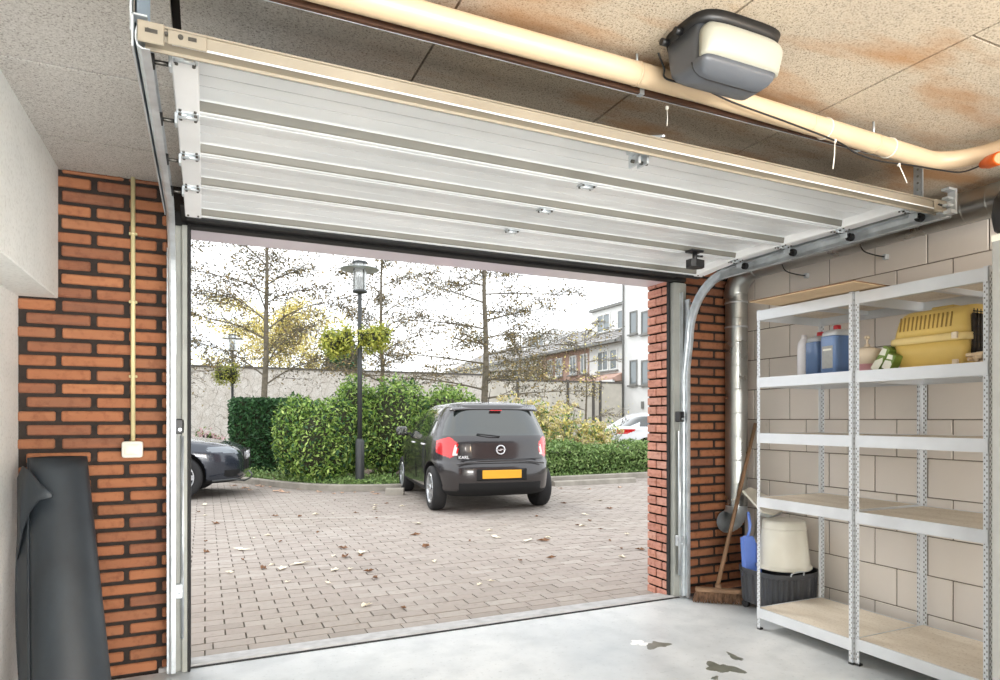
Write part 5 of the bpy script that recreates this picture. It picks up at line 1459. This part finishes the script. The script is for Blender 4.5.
reg = [
    (('rear_window', M_carglass), lambda x, y, z, n: n.x < -.35 and 1.0< z < 1.325 and abs(y) < .71-.34*(z-1.0)-2.2*max(0, z-1.27) and x < .42),
    (('tail_light', M_clearlamp), lambda x, y, z, n: y > 0 and x < .16 and .745 < z < .88 and .565 < abs(y) < .70),
    (('tail_light', M_clearlamp), lambda x, y, z, n: y < 0 and x < .16 and .745 < z < .88 and .565 < abs(y) < .70),
    (('tail_light', M_red), lambda x, y, z, n: x < .44 and abs(y) > .55 and z > .70+max(0, .64-abs(y))*.8+.25*max(0, x-.12) and z < 1.0-1.1*max(0, .64-abs(y))-.25*max(0, x-.15)),
    (('quarter_window', M_carglass), lambda x, y, z, n: abs(n.y) > .5 and belt(x)+.02 < z < ledge(x) and .62-.0*z < x < .80-(.0) and (x-.60) > (z-1.0)*.25),
    (('rear_side_window', M_carglass), lambda x, y, z, n: abs(n.y) > .5 and belt(x) < z < ledge(x) and .83 < x < 1.50),
    (('front_side_window', M_carglass), lambda x, y, z, n: abs(n.y) > .5 and belt(x) < z < ledge(x) and 1.56 < x < 2.62-1.75*(z-1.0)),
    (('windscreen', M_carglass), lambda x, y, z, n: n.x > .25 and 1.0 < z < 1.39 and x > 1.85 and abs(n.y) < .75),
    (('headlight', M_clearlamp), lambda x, y, z, n: x > 3.2 and .66 < z < .82 and abs(y) > .42),
    (('lower_bumper', M_under), lambda x, y, z, n: z < .30 or (x < .25 and z < .40 and abs(y) < .56)),
]
def taper_h(X, z): return 1-.07*max(0, (X-2.2)/1.5)**2-.035*max(0, (.9-X)/.9)**2
build_car(hc, rows_h, [(.62, .735), (.62, -.735), (3.005, .735), (3.005, -.735)], .295, P_grey, reg, 5.0, taper=taper_h, nper=420, nrow=150)
# tailgate spoiler, bumper crease, plate, badge, wiper, antenna, mirrors, handles, exhaust
mb = MB(); vs_ = []; nn = 24
for k in range(nn+1):
    y = -.60+1.2*k/nn; q = 1-(y/.60)**4*.8-1.9
    vs_ += [(.44, y, 1.432+.016*q), (.30-.03*q, y*1.02, 1.372+.022*q), (.285-.03*q, y*1.02, 1.360+.022*q), (.36, y, 1.345+.02*q)]
fs = [(i*4+k, i*4+(k+1) % 4, (i+1)*4+(k+1) % 4, (i+1)*4+k) for i in range(nn) for k in range(4)]+[(0, 1, 2, 3), tuple(nn*4+k for k in (3, 2, 1, 0))]
mb.add(vs_, fs, P_grey, True); mb.build('roof_spoiler', hc)
mb = MB(); mb.box(.262, .30, -.08, .08, 1.318, 1.330, M_red, .003); mb.build('brake_light', hc)
mb = MB(); mb.box(-.012, .02, -.262, .262, .452, .560, M_plate, .004); mb.build('number_plate', hc)
mb = MB(); mb.box(-.004, .03, -.34, .34, .425, .575, M_under, .01); mb.build('plate_recess', hc)
mb = MB(); ring = [(.058, .055*math.cos(a), .815+.055*math.sin(a)) for a in np.linspace(0, 2*PI, 33)]
mb.tube(ring, .0085, M_chrome, 8); mb.prism([(-.078, .822), (.012, .828), (.0, .818), (.078, .812), (-.012, .802), (.0, .812)], 'x', .05, .062, M_chrome); mb.build('badge', hc)
cu = bpy.data.curves.new('name_text', 'FONT'); cu.body = 'KARL'; cu.size = .058; cu.extrude = .002; cu.align_x = 'CENTER'
to = bpy.data.objects.new('name_text', cu); C.objects.link(to)
dg = bpy.context.evaluated_depsgraph_get(); tme = bpy.data.meshes.new_from_object(to.evaluated_get(dg)); bpy.data.objects.remove(to)
to = bpy.data.objects.new('model_lettering', tme); C.objects.link(to); tme.materials.append(M_cap); to.parent = hc
to.matrix_local = Matrix.Translation((.058, .49, .705)) @ Matrix(((0, 0, -1, 0), (-1, 0, 0, 0), (0, 1, 0, 0), (0, 0, 0, 1)))
mb = MB(); mb.tube([(.10, -.0, .985), (.085, .12, 1.00), (.125, .30, 1.02)], .009, M_black, 8); mb.build('rear_wiper', hc)
mb = MB(); mb.tube([(.62, 0, 1.44), (.52, 0, 1.62)], [.006, .003], M_black, 6); mb.lathe([(.02, 0), (.012, .015)], M_black, c=(.62, 0, 1.425), n=12); mb.build('antenna', hc)
for s in (-1, 1):
    mb = MB(); loft(mb, [(.955, 2.30, 2.42, *sorted((s*.84, s*.98))), (.975, 2.28, 2.46, *sorted((s*.83, s*1.005))), (1.04, 2.28, 2.46, *sorted((s*.83, s*1.015))), (1.085, 2.31, 2.44, *sorted((s*.84, s*.995))), (1.095, 2.34, 2.41, *sorted((s*.86, s*.97)))], P_grey, 30, 3); mb.box(2.34, 2.42, *sorted((s*.75, s*.85)), .97, 1.0, M_black, .004)
    o = mb.build('door_mirror', hc)
    mb = MB(); mb.box(2.277, 2.283, *sorted((s*.85, s*.99)), .98, 1.07, M_carglass, .002); mb.build('mirror_glass', o)
    for xx in (1.02, 1.78):
        mb = MB(); mb.tube(spline([(xx-.08, s*.82, .865), (xx-.05, s*.85, .868), (xx+.05, s*.85, .872), (xx+.08, s*.822, .872)], 4), .011, M_chrome, 8); mb.build('door_handle', hc)
    mb = MB()
    for xx in (.84, 1.53, 2.52): mb.tube([(xx, s*.833*taper_h(xx, .8), .80), (xx+.005, s*.845*taper_h(xx, .5), .52), (xx+.02, s*.838*taper_h(xx, .5), .36)], .0035, M_under, 5)
    mb.build('door_gap', hc)
mb = MB(); mb.tube([(.03, -.585, .64), (.02, -.3, .675), (.018, 0, .68), (.02, .3, .675), (.03, .585, .64)], .012, P_grey, 8); mb.build('bumper_crease', hc)
mb = MB(); mb.tube([(.062, -.57, .70), (.055, -.3, .69), (.052, 0, .69), (.055, .3, .69), (.062, .57, .70)], .004, M_under, 6); mb.build('tailgate_gap', hc)

# dark car at the left edge
dc = empty('dark_sedan_car', (0, 0, 0), 0, 'dark blue-grey car with multi-spoke wheels, only front visible at left', 'car')
rows_s = [(.22, .30, 4.30, .78), (.24, .12, 4.60, .86), (.34, .04, 4.68, .90), (.48, .0, 4.70, .915), (.62, .02, 4.69, .92), (.72, .04, 4.64, .92), (.80, .05, 4.50, .91), (.86, .06, 4.25, .90), (.92, .09, 3.80, .89), (.97, .16, 3.35, .875), (1.02, .30, 3.15, .84), (1.14, .62, 2.90, .77), (1.26, .98, 2.66, .70), (1.35, 1.25, 2.44, .64), (1.41, 1.5, 2.25, .56), (1.44, 1.7, 2.1, .40), (1.45, 1.85, 2.0, .1)]
ya_ = math.radians(-9)
regs = [
    (('headlight', M_headlamp), lambda x, y, z, n: x > 4.22 and .68+.10*(4.6-x) < z < .79 and abs(y) > .52),
    (('grille', M_under), lambda x, y, z, n: x > 4.5 and .40 < z < .72 and abs(y) < .38),
    (('air_intake', M_under), lambda x, y, z, n: x > 4.45 and .33 < z < .44 and .55 < abs(y) < .80),
    (('side_window', M_carglass), lambda x, y, z, n: abs(n.y) > .45 and .99 < z < 1.35 and .75+(z-1)*.9 < x < 3.1-(z-1)*1.7 and not (1.95 < x < 2.03)),
    (('windscreen', M_carglass), lambda x, y, z, n: n.x > .25 and 1.0 < z < 1.39 and x > 2.2),
    (('rear_window', M_carglass), lambda x, y, z, n: n.x < -.25 and 1.02 < z < 1.38 and x < 1.4),
    (('front_lip', M_under), lambda x, y, z, n: z < .29),
]
# front wheel (right side, y<0 in car frame) should stand at the pixel where the photo shows it
wx, wy = 3.82, -.80
tx, ty = -.36, 10.75
dc.rotation_euler = (0, 0, ya_); cz, sz = math.cos(ya_), math.sin(ya_)
dc.location = (tx-(cz*wx-sz*wy), ty-(sz*wx+cz*wy), GZ)
def taper_s(X, z): return 1-.10*max(0, (X-3.2)/1.5)**2-.05*max(0, (1.0-X))**2
build_car(dc, rows_s, [(3.82, -.80), (3.82, .80), (.95, -.80), (.95, .80)], .335, P_dark, regs, 5.2, taper=taper_s, rim='double')
mb = MB()
for k in range(4): mb.tube([(4.705 if k < 9 else 0, .30-.2*k+yy*.07, .66) if False else (4.70, .27-.18*k+.065*math.cos(yy), .63+.065*math.sin(yy)) for yy in np.linspace(0, 2*PI, 17)], .006, M_chrome, 6)
mb.build('ring_emblem', dc)
mb = MB(); mb.tube([(4.71, .36, .72), (4.72, .33, .42), (4.72, -.33, .42), (4.71, -.36, .72), (4.66, 0, .74), (4.71, .36, .72)], .006, M_under, 6); mb.build('grille_frame', dc)
mb = MB(); mb.tube([(4.64, .86, .30), (4.72, .6, .255), (4.75, 0, .245), (4.72, -.6, .255), (4.60, -.86, .30), (4.3, -.9, .28)], .014, M_polegrey, 8); mb.build('front_splitter', dc)

# silver-white car beyond the low hedge
sc_ = empty('silver_car', (11.15, 16.5, -.05), math.radians(-8), 'silver white car with red tail light beyond the low hedge', 'car')
regw = [
    (('tail_light', M_red), lambda x, y, z, n: x < .50 and .80 < z < .955 and abs(y) > .42 and (z-.80) > (x-.25)*.4),
    (('rear_window', M_carglass), lambda x, y, z, n: n.x < -.25 and 1.03 < z < 1.34 and x < .9 and abs(y) < .70),
    (('side_window', M_carglass), lambda x, y, z, n: abs(n.y) > .45 and 1.02 < z < 1.34 and .62+(z-1)*.6 < x < 3.0-(z-1)*1.7 and not (1.6 < x < 1.68)),
    (('windscreen', M_carglass), lambda x, y, z, n: n.x > .25 and 1.02 < z < 1.38 and x > 2.2),
    (('lower_trim', M_under), lambda x, y, z, n: z < .30),
]
rows_w = [(.22, .30, 4.0, .76), (.24, .10, 4.15, .84), (.36, .04, 4.22, .87), (.50, .0, 4.24, .885), (.66, .02, 4.22, .89), (.76, .05, 4.14, .89), (.86, .07, 3.9, .88), (.95, .09, 3.4, .87), (1.0, .14, 3.1, .85), (1.06, .26, 2.98, .82), (1.16, .45, 2.78, .76), (1.28, .66, 2.52, .70), (1.37, .86, 2.3, .63), (1.43, 1.1, 2.1, .52), (1.46, 1.4, 1.9, .3), (1.467, 1.6, 1.75, .05)]
build_car(sc_, rows_w, [(.85, -.76), (.85, .76), (3.35, -.76), (3.35, .76)], .32, P_white, regw, 4.6, taper=taper_h)

# ------------------------------------------------------------------ fallen leaves
def leafmesh(seed, s, mats):
    r = random.Random(seed); out = []
    n = 9; pts = []
    for k in range(n):
        a = 2*PI*k/n; q = s*(1 if k % 2 else .55)*r.uniform(.75, 1.2)*(1.25 if abs(math.cos(a)) > .6 else .8)
        pts.append(Vector((q*math.cos(a), q*math.sin(a)*.7, .006+abs(r.gauss(0, .008)))))
    mb = MB(); vs_ = [Vector((0, 0, .004))]+pts; vs_ += [v+Vector((0, 0, .0015)) for v in vs_]
    fs = []
    for k in range(n): a, b = 1+k, 1+(k+1) % n; fs += [(0, b, a), (n+1, n+1+a, n+1+b), (a, b, n+1+b, n+1+a)]
    mb.add(vs_, fs, mats); return mb
M_leafbrown = plain('brown_dead_leaf', rgb(124, 88, 60), .8, vary=.3, scale=30)
M_leafpale = plain('pale_dead_leaf', rgb(222, 212, 190), .7, vary=.08, scale=30)
M_leafpink = plain('pinkish_dead_leaf', rgb(206, 170, 146), .8, vary=.15, scale=30)
kinds = [('brown', M_leafbrown, 'curled brown fallen leaf lying on the brick paving', 'brown fallen leaves', .040),
         ('pale', M_leafpale, 'pale cream fallen leaf lying flat on the paving', 'pale fallen leaves', .05),
         ('tan', M_leafpink, 'tan fallen leaf in the drift along the kerb', 'tan fallen leaves by the kerb', .06)]
protos = {}
r = random.Random(99)
named = {'brown': [(345, 556), (361, 555), (243, 559), (206, 551), (375, 577), (318, 532), (426, 546), (280, 541), (470, 540), (590, 520), (610, 540), (520, 560), (215, 523), (300, 516)],
         'pale': [(241, 549), (316, 514), (333, 513), (418, 523), (268, 535), (230, 572), (300, 563), (490, 530), (560, 506), (600, 500), (375, 507), (205, 515)],
         'tan': [(257, 483), (262, 486), (270, 487), (300, 489), (318, 491), (355, 492), (372, 492), (560, 488), (590, 489), (620, 487)]}
for kd, mt, lab, grp, sz_ in kinds:
    spots = [fl(px, py) for px, py in named[kd]]
    for k in range({'brown': 28, 'pale': 30, 'tan': 36}[kd]):
        if kd == 'tan':
            i = r.randrange(len(ksp)-6); p = ksp[i].lerp(ksp[i+1], r.random()); d = (ksp[i+1]-ksp[i]).normalized()
            q = p-Vector((-d.y, d.x, 0))*r.uniform(.06, .55)
            if q.x < .3 or q.x > 8.5: continue
            spots.append((q.x, q.y))
        else: spots.append(fl(r.uniform(195, 645), 500+125*r.random()**1.5))
    spots = [q for q in spots if q[1] > 3.85 and q[1] < 13.4 and not (-.0 < q[0]-2.6 < 1.8 and 7.4 < q[1] < 11.3)]
    pr = [leafmesh(hash_+len(kd)*10, sz_*f, mt) for hash_, f in ((1, 1.2), (2, .85), (3, .6))]
    src = None; meshes = []
    for j, m in enumerate(pr):
        o = m.build('fallen_leaf'); meshes.append(o.data); bpy.data.objects.remove(o) if j else None
        if j == 0: src = o
    for i, (x, y) in enumerate(spots):
        o = src if i == 0 else src.copy()
        if i: C.objects.link(o)
        o.data = meshes[i % 3]; o.location = (x, y, GZ+.001); o.rotation_euler = (0, 0, r.uniform(0, 6.28)); o.scale = (r.uniform(.8, 1.3),)*3
        tag(o, lab, 'leaf', grp)
